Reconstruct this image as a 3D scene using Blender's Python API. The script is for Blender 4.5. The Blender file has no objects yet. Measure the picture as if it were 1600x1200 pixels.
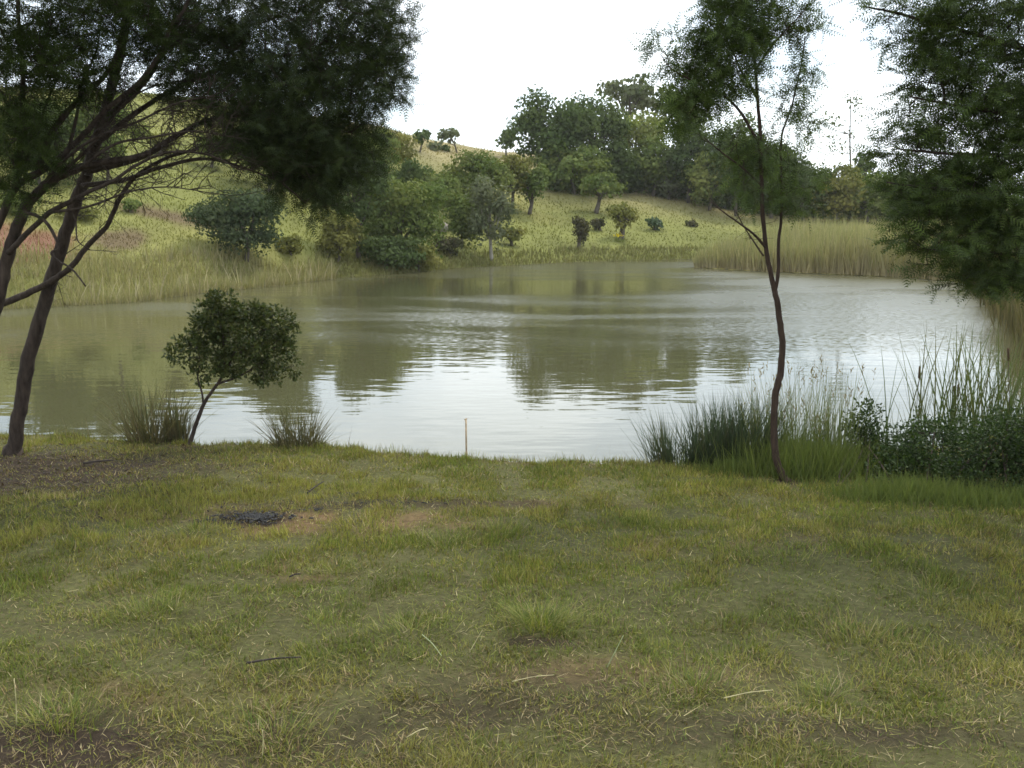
import bpy, math, random
import numpy as np

SC = bpy.context.scene
COL = SC.collection
rng = np.random.default_rng(7)
rad = math.radians

# ------------------------------------------------------------------ camera, sky, sun, exposure
FPX = 1550.0                       # focal length in pixels of the 1600 px wide photograph
PITCH = math.atan((600 - 340) / FPX)
CAM_Z = 1.6
cam = bpy.data.cameras.new('camera')
cam.sensor_width = 36.0
cam.lens = FPX / 1600 * 36.0
cam.clip_start = 0.05
cam.clip_end = 2000
camo = bpy.data.objects.new('camera', cam)
camo.location = (0, 0, CAM_Z)
camo.rotation_euler = (math.pi / 2 - PITCH, 0, 0)
COL.objects.link(camo)
SC.camera = camo

SUN_EL, SUN_AZ = rad(58), rad(40)   # azimuth measured from +Y (ahead) towards +X (right)
w = bpy.data.worlds.new('World')
SC.world = w
w.use_nodes = True
nt = w.node_tree
nt.nodes.clear()
wo = nt.nodes.new('ShaderNodeOutputWorld')
bg = nt.nodes.new('ShaderNodeBackground')
bg.inputs['Strength'].default_value = 0.1
sky = nt.nodes.new('ShaderNodeTexSky')
sky.sky_type = 'NISHITA'
sky.sun_disc = False
sky.sun_elevation = SUN_EL
sky.sun_rotation = SUN_AZ
tc = nt.nodes.new('ShaderNodeTexCoord')
cn = nt.nodes.new('ShaderNodeTexNoise')
cn.inputs['Scale'].default_value = 3.2
cn.inputs['Detail'].default_value = 6
cn.inputs['Roughness'].default_value = 0.55
mp = nt.nodes.new('ShaderNodeMapping')
mp.inputs['Scale'].default_value = (1, 1, 2.6)
nt.links.new(tc.outputs['Generated'], mp.inputs['Vector'])
nt.links.new(mp.outputs['Vector'], cn.inputs['Vector'])
cr = nt.nodes.new('ShaderNodeMapRange')
cr.inputs['From Min'].default_value = 0.3
cr.inputs['From Max'].default_value = 0.62
cr.inputs['To Min'].default_value = 0.12
cr.inputs['To Max'].default_value = 1.0
nt.links.new(cn.outputs['Fac'], cr.inputs['Value'])
mx = nt.nodes.new('ShaderNodeMix')
mx.data_type = 'RGBA'
mx.inputs['B'].default_value = (11.1, 11.9, 12.4, 1)      # lit cloud sheet
nt.links.new(cr.outputs['Result'], mx.inputs['Factor'])
nt.links.new(sky.outputs['Color'], mx.inputs['A'])
nt.links.new(mx.outputs['Result'], bg.inputs['Color'])
nt.links.new(bg.outputs['Background'], wo.inputs['Surface'])

sl = bpy.data.lights.new('sun', 'SUN')
sl.energy = 1.5
sl.angle = rad(12)
sl.color = (1.0, 0.94, 0.84)
so = bpy.data.objects.new('sun', sl)
sd = np.array([math.sin(SUN_AZ) * math.cos(SUN_EL), math.cos(SUN_AZ) * math.cos(SUN_EL), math.sin(SUN_EL)])
so.rotation_euler = (math.pi / 2 - SUN_EL, 0, math.pi - SUN_AZ)
COL.objects.link(so)

SC.view_settings.view_transform = 'Standard'
SC.view_settings.look = 'None'
SC.view_settings.gamma = 1
SC.view_settings.use_curve_mapping = False
SC.view_settings.exposure = 0.95
SC.cycles.max_bounces = 6
SC.cycles.diffuse_bounces = 3
SC.cycles.transmission_bounces = 3
SC.cycles.use_denoising = True
SC.cycles.filter_width = 1.6

# ------------------------------------------------------------------ helpers
CT, ST = math.cos(PITCH), math.sin(PITCH)


def ray(px, py):
    a = (px - 800) / FPX
    b = (600 - py) / FPX
    return np.array([a, CT + b * ST, b * CT - ST])


def P(px, py, Y):
    """world point seen at photo pixel (px, py) at distance Y ahead"""
    d = ray(px, py)
    return np.array([0, 0, CAM_Z]) + d * (Y / d[1])


def uvpx(x, y):
    return 800 + FPX / CT * x / np.maximum(y, 0.5)


def smooth(t):
    t = np.clip(t, 0, 1)
    return t * t * (3 - 2 * t)


_perm = np.random.default_rng(3).random((256, 256))


def vnoise(x, y):
    xi = np.floor(x).astype(int)
    yi = np.floor(y).astype(int)
    fx = x - xi
    fy = y - yi
    fx = fx * fx * (3 - 2 * fx)
    fy = fy * fy * (3 - 2 * fy)
    g = lambda i, j: _perm[i & 255, j & 255]
    return (g(xi, yi) * (1 - fx) + g(xi + 1, yi) * fx) * (1 - fy) + (g(xi, yi + 1) * (1 - fx) + g(xi + 1, yi + 1) * fx) * fy


def fbm(x, y, o=4):
    s, a, n = 0, 0.5, 0
    for k in range(o):
        s = s + a * vnoise(x * 2 ** k + 17 * k, y * 2 ** k + 31 * k)
        n += a
        a *= 0.5
    return s / n


class MB:
    """collects vertices, faces (triangles / quads) and a colour per vertex"""

    def __init__(self):
        self.v, self.t, self.q, self.c, self.n = [], [], [], [], 0

    def add(self, v, t=None, q=None, c=None):
        v = np.asarray(v, float).reshape(-1, 3)
        if t is not None and len(t):
            self.t.append(np.asarray(t, int).reshape(-1, 3) + self.n)
        if q is not None and len(q):
            self.q.append(np.asarray(q, int).reshape(-1, 4) + self.n)
        if c is None:
            c = np.ones((len(v), 3)) * 0.5
        c = np.asarray(c, float)
        if c.ndim == 1:
            c = np.tile(c, (len(v), 1))
        self.v.append(v)
        self.c.append(c)
        self.n += len(v)

    def build(self, name, mat, parent=None, kind=None, smooth_=False):
        me = bpy.data.meshes.new(name)
        v = np.concatenate(self.v) if self.v else np.zeros((0, 3))
        c = np.concatenate(self.c)
        if parent is not None:
            base = parent
            off = np.array(base.location)
            while base.parent is not None:
                base = base.parent
                off = off + np.array(base.location)
            v = v - off
        t = np.concatenate(self.t) if self.t else np.zeros((0, 3), int)
        q = np.concatenate(self.q) if self.q else np.zeros((0, 4), int)
        me.vertices.add(len(v))
        me.vertices.foreach_set('co', v.astype(np.float32).ravel())
        me.loops.add(len(t) * 3 + len(q) * 4)
        me.loops.foreach_set('vertex_index', np.concatenate([t.ravel(), q.ravel()]).astype(np.int32))
        me.polygons.add(len(t) + len(q))
        ls = np.concatenate([np.arange(len(t)) * 3, len(t) * 3 + np.arange(len(q)) * 4])
        me.polygons.foreach_set('loop_start', ls.astype(np.int32))
        if smooth_:
            me.polygons.foreach_set('use_smooth', np.ones(len(t) + len(q), bool))
        at = me.attributes.new('Col', 'FLOAT_COLOR', 'POINT')
        at.data.foreach_set('color', np.concatenate([c, np.ones((len(c), 1))], 1).astype(np.float32).ravel())
        me.update(calc_edges=True)
        me.materials.append(mat)
        o = bpy.data.objects.new(name, me)
        COL.objects.link(o)
        if parent is not None:
            o.parent = parent
        if kind:
            o['kind'] = kind
        return o


def tag(o, label, cat=None, group=None):
    o['label'] = label
    if cat:
        o['category'] = cat
    if group:
        o['group'] = group
    return o


def thing(name, loc, label, cat, group=None):
    o = bpy.data.objects.new(name, None)
    o.empty_display_size = 0.1
    o.location = [float(a) for a in loc]
    COL.objects.link(o)
    return tag(o, label, cat, group)


def norm(v):
    return v / np.maximum(np.linalg.norm(v, axis=-1, keepdims=True), 1e-9)


def spline(pts, k=5):
    """Catmull-Rom through control points (N, m)"""
    p = np.asarray(pts, float)
    if len(p) < 3:
        return np.linspace(p[0], p[-1], k + 1)
    e = np.vstack([2 * p[0] - p[1], p, 2 * p[-1] - p[-2]])
    out = []
    for i in range(len(p) - 1):
        a, b, c, d = e[i:i + 4]
        for s in np.arange(k) / k:
            out.append(0.5 * (2 * b + (c - a) * s + (2 * a - 5 * b + 4 * c - d) * s * s + (3 * b - a - 3 * c + d) * s ** 3))
    out.append(p[-1])
    return np.array(out)


def tube(mb, pts, radii, n=8, c=(0.5, 0.5, 0.5), rough=0.0, r=None):
    pts = np.asarray(pts, float)
    radii = np.asarray(radii, float)
    m = len(pts)
    tg = norm(np.gradient(pts, axis=0))
    ref = np.array([0.31, 0.9, 0.2])
    s = norm(np.cross(tg, ref))
    u = np.cross(s, tg)
    a = np.arange(n) / n * 2 * math.pi
    rr = radii[:, None] * np.ones((m, n))
    if rough and r is not None:
        rr = rr * (1 + rough * (r.random((m, n)) - 0.5))
    v = pts[:, None, :] + rr[:, :, None] * (np.cos(a)[None, :, None] * s[:, None, :] + np.sin(a)[None, :, None] * u[:, None, :])
    q = []
    for i in range(m - 1):
        for j in range(n):
            q.append((i * n + j, i * n + (j + 1) % n, (i + 1) * n + (j + 1) % n, (i + 1) * n + j))
    v = v.reshape(-1, 3)
    v = np.vstack([v, pts[0], pts[-1]])
    t = [(m * n, (j + 1) % n, j) for j in range(n)] + [(m * n + 1, (m - 1) * n + j, (m - 1) * n + (j + 1) % n) for j in range(n)]
    mb.add(v, t=t, q=q, c=np.array(c, float))


def segtubes(mb, a, b, ra, rb, bow=None, c=(0.5, 0.5, 0.5), k=3):
    """many thin three-sided twigs at once, a -> b with a bowed middle"""
    a = np.asarray(a)
    b = np.asarray(b)
    N = len(a)
    if N == 0:
        return
    mid = (a + b) / 2 + (0 if bow is None else bow)
    d = norm(b - a)
    s = norm(np.cross(d, np.array([0.2, 0.3, 0.93])))
    u = np.cross(s, d)
    ang = np.arange(k) / k * 2 * math.pi
    rings = []
    for p, r in ((a, ra), (mid, (np.asarray(ra) + rb) / 2), (b, rb)):
        r = np.broadcast_to(np.asarray(r, float), (N,))
        rings.append(p[:, None, :] + r[:, None, None] * (np.cos(ang)[None, :, None] * s[:, None, :] + np.sin(ang)[None, :, None] * u[:, None, :]))
    v = np.stack(rings, 1).reshape(-1, 3)
    q = []
    for i in range(2):
        for j in range(k):
            q.append((i * k + j, i * k + (j + 1) % k, (i + 1) * k + (j + 1) % k, (i + 1) * k + j))
    q = (np.array(q)[None] + (np.arange(N) * 3 * k)[:, None, None]).reshape(-1, 4)
    mb.add(v, q=q, c=np.array(c, float))


def scatter(mb, tv, tt, pos, y, z, scale, c, sx=1.0):
    """copies of a small template: +Y along the leaf, +Z its normal"""
    y = norm(y)
    x = norm(np.cross(y, z))
    z = np.cross(x, y)
    N = len(pos)
    sc_ = np.broadcast_to(np.asarray(scale, float), (N,))[:, None, None]
    v = pos[:, None, :] + sc_ * (tv[None, :, 0:1] * sx * x[:, None, :] + tv[None, :, 1:2] * y[:, None, :] + tv[None, :, 2:3] * z[:, None, :])
    t = (tt[None] + (np.arange(N) * len(tv))[:, None, None]).reshape(-1, 3)
    cc = np.repeat(np.asarray(c, float), len(tv), 0)
    mb.add(v.reshape(-1, 3), t=t, c=cc)


def blades(mb, base, az, lean, bend, length, width, c0, c1, nseg=3, face=None):
    """ribbons: grass, rushes, reeds"""
    N = len(base)
    if N == 0:
        return
    h = np.stack([np.cos(az), np.sin(az), np.zeros(N)], 1)
    if face is None:
        face = az + math.pi / 2
    s = np.stack([np.cos(face), np.sin(face), np.zeros(N)], 1)
    p = base.copy()
    vs, cs = [], []
    for i in range(nseg + 1):
        f = i / nseg
        wd = (width * (1 - f) ** 0.6)[:, None] * 0.5
        col = c0 * (1 - f) + c1 * f
        if i < nseg:
            vs += [p - s * wd, p + s * wd]
            cs += [col, col]
        else:
            vs.append(p)
            cs.append(col)
        tl = lean + bend * (f + 0.5 / nseg)
        p = p + (length / nseg)[:, None] * (np.sin(tl)[:, None] * h + np.cos(tl)[:, None] * np.array([0, 0, 1.0]))
    v = np.stack(vs, 1)
    c = np.stack(cs, 1)
    k = v.shape[1]
    t = []
    for i in range(nseg - 1):
        a = 2 * i
        t += [(a, a + 1, a + 3), (a, a + 3, a + 2)]
    a = 2 * (nseg - 1)
    t.append((a, a + 1, a + 2))
    t = (np.array(t)[None] + (np.arange(N) * k)[:, None, None]).reshape(-1, 3)
    mb.add(v.reshape(-1, 3), t=t, c=c.reshape(-1, 3))


def mixcol(r, n, cols, jit=0.15):
    cols = np.asarray(cols, float)
    i = r.integers(0, len(cols), n)
    j = r.integers(0, len(cols), n)
    f = r.random((n, 1))
    c = cols[i] * f + cols[j] * (1 - f)
    return c * (1 + jit * r.standard_normal((n, 1))).clip(0.4, 1.8)


# ------------------------------------------------------------------ materials
def new_mat(name):
    m = bpy.data.materials.new(name)
    m.use_nodes = True
    n = m.node_tree
    n.nodes.clear()
    out = n.nodes.new('ShaderNodeOutputMaterial')
    return m, n, out


def leaf_mat(name, trans=0.3, rough=0.55, tint=(1.25, 1.35, 0.6), spec=0.3):
    m, n, out = new_mat(name)
    at = n.nodes.new('ShaderNodeAttribute')
    at.attribute_name = 'Col'
    pb = n.nodes.new('ShaderNodeBsdfPrincipled')
    pb.inputs['Roughness'].default_value = rough
    pb.inputs['Specular IOR Level'].default_value = spec
    n.links.new(at.outputs['Color'], pb.inputs['Base Color'])
    tr = n.nodes.new('ShaderNodeBsdfTranslucent')
    mu = n.nodes.new('ShaderNodeMix')
    mu.data_type = 'RGBA'
    mu.blend_type = 'MULTIPLY'
    mu.inputs['Factor'].default_value = 1
    mu.inputs['B'].default_value = (*tint, 1)
    n.links.new(at.outputs['Color'], mu.inputs['A'])
    n.links.new(mu.outputs['Result'], tr.inputs['Color'])
    ms = n.nodes.new('ShaderNodeMixShader')
    ms.inputs['Fac'].default_value = trans
    n.links.new(pb.outputs[0], ms.inputs[1])
    n.links.new(tr.outputs[0], ms.inputs[2])
    n.links.new(ms.outputs[0], out.inputs['Surface'])
    return m


def bark_mat(name, c0, c1, scale=30, bump=0.02):
    m, n, out = new_mat(name)
    pb = n.nodes.new('ShaderNodeBsdfPrincipled')
    pb.inputs['Roughness'].default_value = 0.9
    pb.inputs['Specular IOR Level'].default_value = 0.2
    tcn = n.nodes.new('ShaderNodeTexCoord')
    mpn = n.nodes.new('ShaderNodeMapping')
    mpn.inputs['Scale'].default_value = (1, 1, 0.25)
    no = n.nodes.new('ShaderNodeTexNoise')
    no.inputs['Scale'].default_value = scale
    no.inputs['Detail'].default_value = 6
    no.inputs['Roughness'].default_value = 0.65
    ra = n.nodes.new('ShaderNodeValToRGB')
    ra.color_ramp.elements[0].position = 0.3
    ra.color_ramp.elements[0].color = (*c0, 1)
    ra.color_ramp.elements[1].position = 0.7
    ra.color_ramp.elements[1].color = (*c1, 1)
    bu = n.nodes.new('ShaderNodeBump')
    bu.inputs['Strength'].default_value = 0.9
    bu.inputs['Distance'].default_value = bump
    n.links.new(tcn.outputs['Object'], mpn.inputs['Vector'])
    n.links.new(mpn.outputs['Vector'], no.inputs['Vector'])
    n.links.new(no.outputs['Fac'], ra.inputs['Fac'])
    n.links.new(no.outputs['Fac'], bu.inputs['Height'])
    n.links.new(ra.outputs['Color'], pb.inputs['Base Color'])
    n.links.new(bu.outputs['Normal'], pb.inputs['Normal'])
    n.links.new(pb.outputs[0], out.inputs['Surface'])
    return m


def ground_mat(name, scale, bump, lo=0.55, hi=1.5):
    m, n, out = new_mat(name)
    at = n.nodes.new('ShaderNodeAttribute')
    at.attribute_name = 'Col'
    pb = n.nodes.new('ShaderNodeBsdfPrincipled')
    pb.inputs['Roughness'].default_value = 0.95
    pb.inputs['Specular IOR Level'].default_value = 0.1
    tcn = n.nodes.new('ShaderNodeTexCoord')
    no = n.nodes.new('ShaderNodeTexNoise')
    no.inputs['Scale'].default_value = scale
    no.inputs['Detail'].default_value = 8
    no.inputs['Roughness'].default_value = 0.7
    mr = n.nodes.new('ShaderNodeMapRange')
    mr.inputs['From Min'].default_value = 0.25
    mr.inputs['From Max'].default_value = 0.75
    mr.inputs['To Min'].default_value = lo
    mr.inputs['To Max'].default_value = hi
    mu = n.nodes.new('ShaderNodeVectorMath')
    mu.operation = 'SCALE'
    bu = n.nodes.new('ShaderNodeBump')
    bu.inputs['Strength'].default_value = 1
    bu.inputs['Distance'].default_value = bump
    n.links.new(tcn.outputs['Object'], no.inputs['Vector'])
    n.links.new(no.outputs['Fac'], mr.inputs['Value'])
    n.links.new(at.outputs['Color'], mu.inputs[0])
    n.links.new(mr.outputs['Result'], mu.inputs['Scale'])
    n.links.new(mu.outputs['Vector'], pb.inputs['Base Color'])
    n.links.new(no.outputs['Fac'], bu.inputs['Height'])
    n.links.new(bu.outputs['Normal'], pb.inputs['Normal'])
    n.links.new(pb.outputs[0], out.inputs['Surface'])
    return m


def water_mat():
    m, n, out = new_mat('pond_water')
    pb = n.nodes.new('ShaderNodeBsdfPrincipled')
    pb.inputs['Base Color'].default_value = (0.072, 0.069, 0.033, 1)
    pb.inputs['Roughness'].default_value = 0.03
    pb.inputs['IOR'].default_value = 1.33
    tcn = n.nodes.new('ShaderNodeTexCoord')

    def noise(scale, sx, sy, detail, rough=0.55, dist=0.0):
        mpn = n.nodes.new('ShaderNodeMapping')
        mpn.inputs['Scale'].default_value = (sx, sy, 1)
        no = n.nodes.new('ShaderNodeTexNoise')
        no.inputs['Scale'].default_value = scale
        no.inputs['Detail'].default_value = detail
        no.inputs['Roughness'].default_value = rough
        no.inputs['Distortion'].default_value = dist
        n.links.new(tcn.outputs['Object'], mpn.inputs['Vector'])
        n.links.new(mpn.outputs['Vector'], no.inputs['Vector'])
        return no.outputs['Fac']

    def math_(op, a, b):
        x = n.nodes.new('ShaderNodeMath')
        x.operation = op
        for i, s in enumerate((a, b)):
            if isinstance(s, (int, float)):
                x.inputs[i].default_value = s
            else:
                n.links.new(s, x.inputs[i])
        return x.outputs[0]

    def rng_(val, a, b, c, d):
        x = n.nodes.new('ShaderNodeMapRange')
        x.interpolation_type = 'SMOOTHSTEP'
        for i, s in zip(('From Min', 'From Max', 'To Min', 'To Max'), (a, b, c, d)):
            x.inputs[i].default_value = s
        n.links.new(val, x.inputs['Value'])
        return x.outputs['Result']

    sep = n.nodes.new('ShaderNodeSeparateXYZ')
    n.links.new(tcn.outputs['Object'], sep.inputs[0])
    swell = noise(2.2, 0.45, 1.0, 2)            # slow swell, longer across the view
    patch = rng_(noise(0.15, 0.40, 1.0, 4, 0.65, 0.6), 0.42, 0.60, 0.0, 1.0)   # where the breeze touches down
    open_ = rng_(sep.outputs['Y'], 16.0, 25.0, 0.0, 1.0)                 # sheltered under the near bank
    east = rng_(math_('SUBTRACT', sep.outputs['X'], math_('MULTIPLY', sep.outputs['Y'], 0.16)), -2.0, 3.0, 0.0, 1.1)   # the open right half takes more wind
    gust = math_('MULTIPLY', math_('ADD', math_('ADD', 0.35, east), patch), open_)
    bu = n.nodes.new('ShaderNodeBump')
    bu.inputs['Strength'].default_value = 1
    bu.inputs['Distance'].default_value = 1.0
    n.links.new(math_('MULTIPLY', swell, 0.0055), bu.inputs['Height'])
    # wind ripples: slopes straight from a colour noise
    mpn = n.nodes.new('ShaderNodeMapping')
    mpn.inputs['Scale'].default_value = (0.45, 1, 1)
    no = n.nodes.new('ShaderNodeTexNoise')
    no.inputs['Scale'].default_value = 15
    no.inputs['Detail'].default_value = 5
    n.links.new(tcn.outputs['Object'], mpn.inputs['Vector'])
    n.links.new(mpn.outputs['Vector'], no.inputs['Vector'])
    sub = n.nodes.new('ShaderNodeVectorMath')
    sub.operation = 'SUBTRACT'
    sub.inputs[1].default_value = (0.5, 0.5, 0.5)
    n.links.new(no.outputs['Color'], sub.inputs[0])
    fl = n.nodes.new('ShaderNodeVectorMath')
    fl.operation = 'MULTIPLY'
    fl.inputs[1].default_value = (0.5, 1.0, 0.0)
    n.links.new(sub.outputs['Vector'], fl.inputs[0])
    scl = n.nodes.new('ShaderNodeVectorMath')
    scl.operation = 'SCALE'
    n.links.new(fl.outputs['Vector'], scl.inputs[0])
    n.links.new(math_('ADD', 0.012, math_('MULTIPLY', gust, 0.25)), scl.inputs['Scale'])
    ad = n.nodes.new('ShaderNodeVectorMath')
    ad.operation = 'ADD'
    n.links.new(bu.outputs['Normal'], ad.inputs[0])
    n.links.new(scl.outputs['Vector'], ad.inputs[1])
    nm = n.nodes.new('ShaderNodeVectorMath')
    nm.operation = 'NORMALIZE'
    n.links.new(ad.outputs['Vector'], nm.inputs[0])
    n.links.new(nm.outputs['Vector'], pb.inputs['Normal'])
    n.links.new(math_('ADD', 0.03, math_('MULTIPLY', gust, 0.13)), pb.inputs['Roughness'])
    n.links.new(pb.outputs[0], out.inputs['Surface'])
    return m


def plain_mat(name, c, rough=0.8):
    m, n, out = new_mat(name)
    pb = n.nodes.new('ShaderNodeBsdfPrincipled')
    pb.inputs['Roughness'].default_value = rough
    no = n.nodes.new('ShaderNodeTexNoise')
    no.inputs['Scale'].default_value = 25
    no.inputs['Detail'].default_value = 5
    tcn = n.nodes.new('ShaderNodeTexCoord')
    n.links.new(tcn.outputs['Object'], no.inputs['Vector'])
    ra = n.nodes.new('ShaderNodeValToRGB')
    ra.color_ramp.elements[0].position = 0.3
    ra.color_ramp.elements[0].color = (*[a * 0.6 for a in c], 1)
    ra.color_ramp.elements[1].position = 0.7
    ra.color_ramp.elements[1].color = (*[a * 1.25 for a in c], 1)
    n.links.new(no.outputs['Fac'], ra.inputs['Fac'])
    n.links.new(ra.outputs['Color'], pb.inputs['Base Color'])
    n.links.new(pb.outputs[0], out.inputs['Surface'])
    return m


M_LEAF = leaf_mat('wattle_leaf', 0.22, 0.7, spec=0.12)
M_FAR = leaf_mat('far_leaf', 0.25, 0.8, spec=0.05)
M_BROAD = leaf_mat('broad_leaf', 0.22, 0.6, spec=0.2)
M_GRASS = leaf_mat('grass_blade', 0.3, 0.6, spec=0.08)
M_REED = leaf_mat('reed_blade', 0.25, 0.6, spec=0.1)
M_BARK = bark_mat('dark_bark', (0.018, 0.013, 0.010), (0.075, 0.055, 0.043))
M_BARKR = bark_mat('red_brown_bark', (0.025, 0.016, 0.012), (0.07, 0.046, 0.033), 45, 0.008)
M_BARKF = bark_mat('far_bark', (0.05, 0.04, 0.03), (0.14, 0.12, 0.095), 6, 0.05)
M_BARKP = bark_mat('pale_bark', (0.2, 0.18, 0.15), (0.38, 0.35, 0.3), 6, 0.05)
M_LAWN = ground_mat('lawn_soil', 22, 0.03)
M_HILL = ground_mat('hill_turf', 1.6, 0.06, 0.82, 1.18)
M_CHAR = plain_mat('charcoal', (0.032, 0.031, 0.03), 0.95)
M_WOOD = plain_mat('pale_wood', (0.48, 0.36, 0.22), 0.7)
M_ROCK = plain_mat('boulder_rock', (0.24, 0.21, 0.18), 0.9)

# ------------------------------------------------------------------ terrain
ZW = -0.9        # water level


def on_plane(px, py, z0=0.0, slope=0.04):
    """pixel -> point on the lawn plane z = -slope * Y"""
    d = ray(px, py)
    t = (CAM_Z - z0) / (-d[2] - slope * d[1])
    return d[:2] * t


def on_water(px, py):
    d = ray(px, py)
    return d[:2] * ((CAM_Z - ZW) / -d[2])


near = [on_plane(*p) for p in ((-900, 660), (-400, 664), (0, 672), (150, 678), (300, 688), (420, 690), (520, 692), (600, 701), (700, 709), (850, 715), (1000, 717), (1060, 718), (1200, 715), (1330, 700), (1480, 690), (1620, 660))]
_n = np.concatenate([np.linspace(near[i], near[i + 1], 5)[:-1] for i in range(len(near) - 1)] + [near[-1:]])
_j = np.random.default_rng(5)
_n[2:-2, 1] += _j.normal(0, 0.07, len(_n) - 4)
near = [a for a in _n]
right = [on_water(*p) for p in ((1640, 590), (1610, 545), (1575, 500), (1545, 468), (1520, 448))]
far = [on_water(*p) for p in ((1480, 438), (1400, 433), (1300, 429), (1200, 425), (1095, 419), (1085, 410), (1090, 404.5), (1000, 406), (900, 409), (800, 414), (700, 419), (640, 426), (560, 431), (480, 437), (400, 446), (300, 456), (200, 468), (100, 473), (0, 478), (-300, 486), (-900, 500))]
POND = np.array(near + right + far)


def pond_sd(x, y):
    """signed distance to the pond outline, positive on land"""
    x = np.asarray(x, float)
    y = np.asarray(y, float)
    d2 = np.full(x.shape, 1e18)
    ins = np.zeros(x.shape, bool)
    n = len(POND)
    for i in range(n):
        a = POND[i]
        b = POND[(i + 1) % n]
        e = b - a
        t = np.clip(((x - a[0]) * e[0] + (y - a[1]) * e[1]) / (e @ e), 0, 1)
        d2 = np.minimum(d2, (x - a[0] - t * e[0]) ** 2 + (y - a[1] - t * e[1]) ** 2)
        cond = (a[1] > y) != (b[1] > y)
        with np.errstate(divide='ignore', invalid='ignore'):
            xx = a[0] + (y - a[1]) / (b[1] - a[1] if b[1] != a[1] else 1e-9) * e[0]
        ins ^= cond & (x < xx)
    d = np.sqrt(d2)
    return np.where(ins, -d, d)


U_ = np.array([-600, -100, 0, 240, 400, 590, 640, 680, 720, 790, 850, 1000, 1150, 1300, 1450, 1800])
CREST_PY = np.array([125, 142, 147, 156, 172, 200, 212, 221, 228, 238, 243, 262, 285, 305, 318, 325])
CREST_D = np.array([70, 70, 70, 71, 75, 86, 89, 92, 92, 92, 95, 98, 102, 105, 105, 100.])
START_D = np.interp(U_, [-600, 0, 200, 400, 560, 700, 900, 1090, 1500, 1800], [24, 28, 31, 36, 43, 50, 57, 63, 60, 56])


def land_z(x, y):
    x = np.asarray(x, float)
    y = np.asarray(y, float)
    lawn = -0.04 * np.clip(y, -5, 14)
    u = uvpx(x, y)
    cd = np.interp(u, U_, CREST_D)
    sd0 = np.interp(u, U_, START_D)
    zc = CAM_Z + (340 - np.interp(u, U_, CREST_PY)) / FPX * cd
    t = (y - sd0) / (cd - sd0)
    tt = np.clip(t, 0, 1)
    prof = tt * 0.9 + 0.1 * smooth(tt)
    hill = ZW + 0.25 + (zc - ZW - 0.25) * prof - np.clip(t - 1, 0, None) * 4.0
    hill = hill + 0.9 * (fbm(x * 0.06 + 5, y * 0.06) - 0.5) * smooth(t * 4) + 0.25 * (fbm(x * 0.4, y * 0.4) - 0.5) * smooth(t * 8)
    k = smooth((y - 13) / 9)
    return lawn * (1 - k) + hill * k


def ground_z(x, y):
    x = np.asarray(x, float)
    y = np.asarray(y, float)
    s = pond_sd(x, y)
    z = land_z(x, y)
    nearp = 1 - smooth((y - 11) / 4)
    wv = 0.4 * nearp + 1.6 * (1 - nearp)
    k = smooth(s / wv + 0.62 * nearp)
    bed = ZW - np.minimum(0.8, 0.35 * np.maximum(-s, 0)) - 0.05
    out = np.where(s > 0, (ZW + 0.02) * (1 - k) + z * k, bed)
    near_k = 1 - smooth((y - 7) / 8)
    rel = (fbm(x * 1.3, y * 1.3, 3) - 0.5) * 0.09 + (fbm(x * 6, y * 6, 2) - 0.5) * 0.03
    return out + rel * near_k * np.where(s > 0, 1, 0)


def hit(px, py, dmin=3, dmax=160):
    """where the photo pixel's ray meets the terrain"""
    d = ray(px, py)
    ys = np.geomspace(dmin, dmax, 900)
    pts = np.array([0, 0, CAM_Z])[None] + d[None] * (ys / d[1])[:, None]
    below = pts[:, 2] <= np.maximum(ground_z(pts[:, 0], pts[:, 1]), ZW)
    i = int(np.argmax(below)) if below.any() else len(ys) - 1
    p = pts[i].copy()
    p[2] = float(ground_z(p[0], p[1]))
    return p


def blob(x, y, px, py, rx, ry, soft=0.5):
    """smooth elliptic patch on the lawn centred where pixel (px,py) lands; radii in metres"""
    c = on_plane(px, py)
    d = np.sqrt(((x - c[0]) / rx) ** 2 + ((y - c[1]) / ry) ** 2)
    d = d + 0.9 * (fbm(x * 2.2 + px, y * 2.2, 4) - 0.5)
    return 1 - smooth((d - 1 + soft) / (2 * soft))


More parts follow.
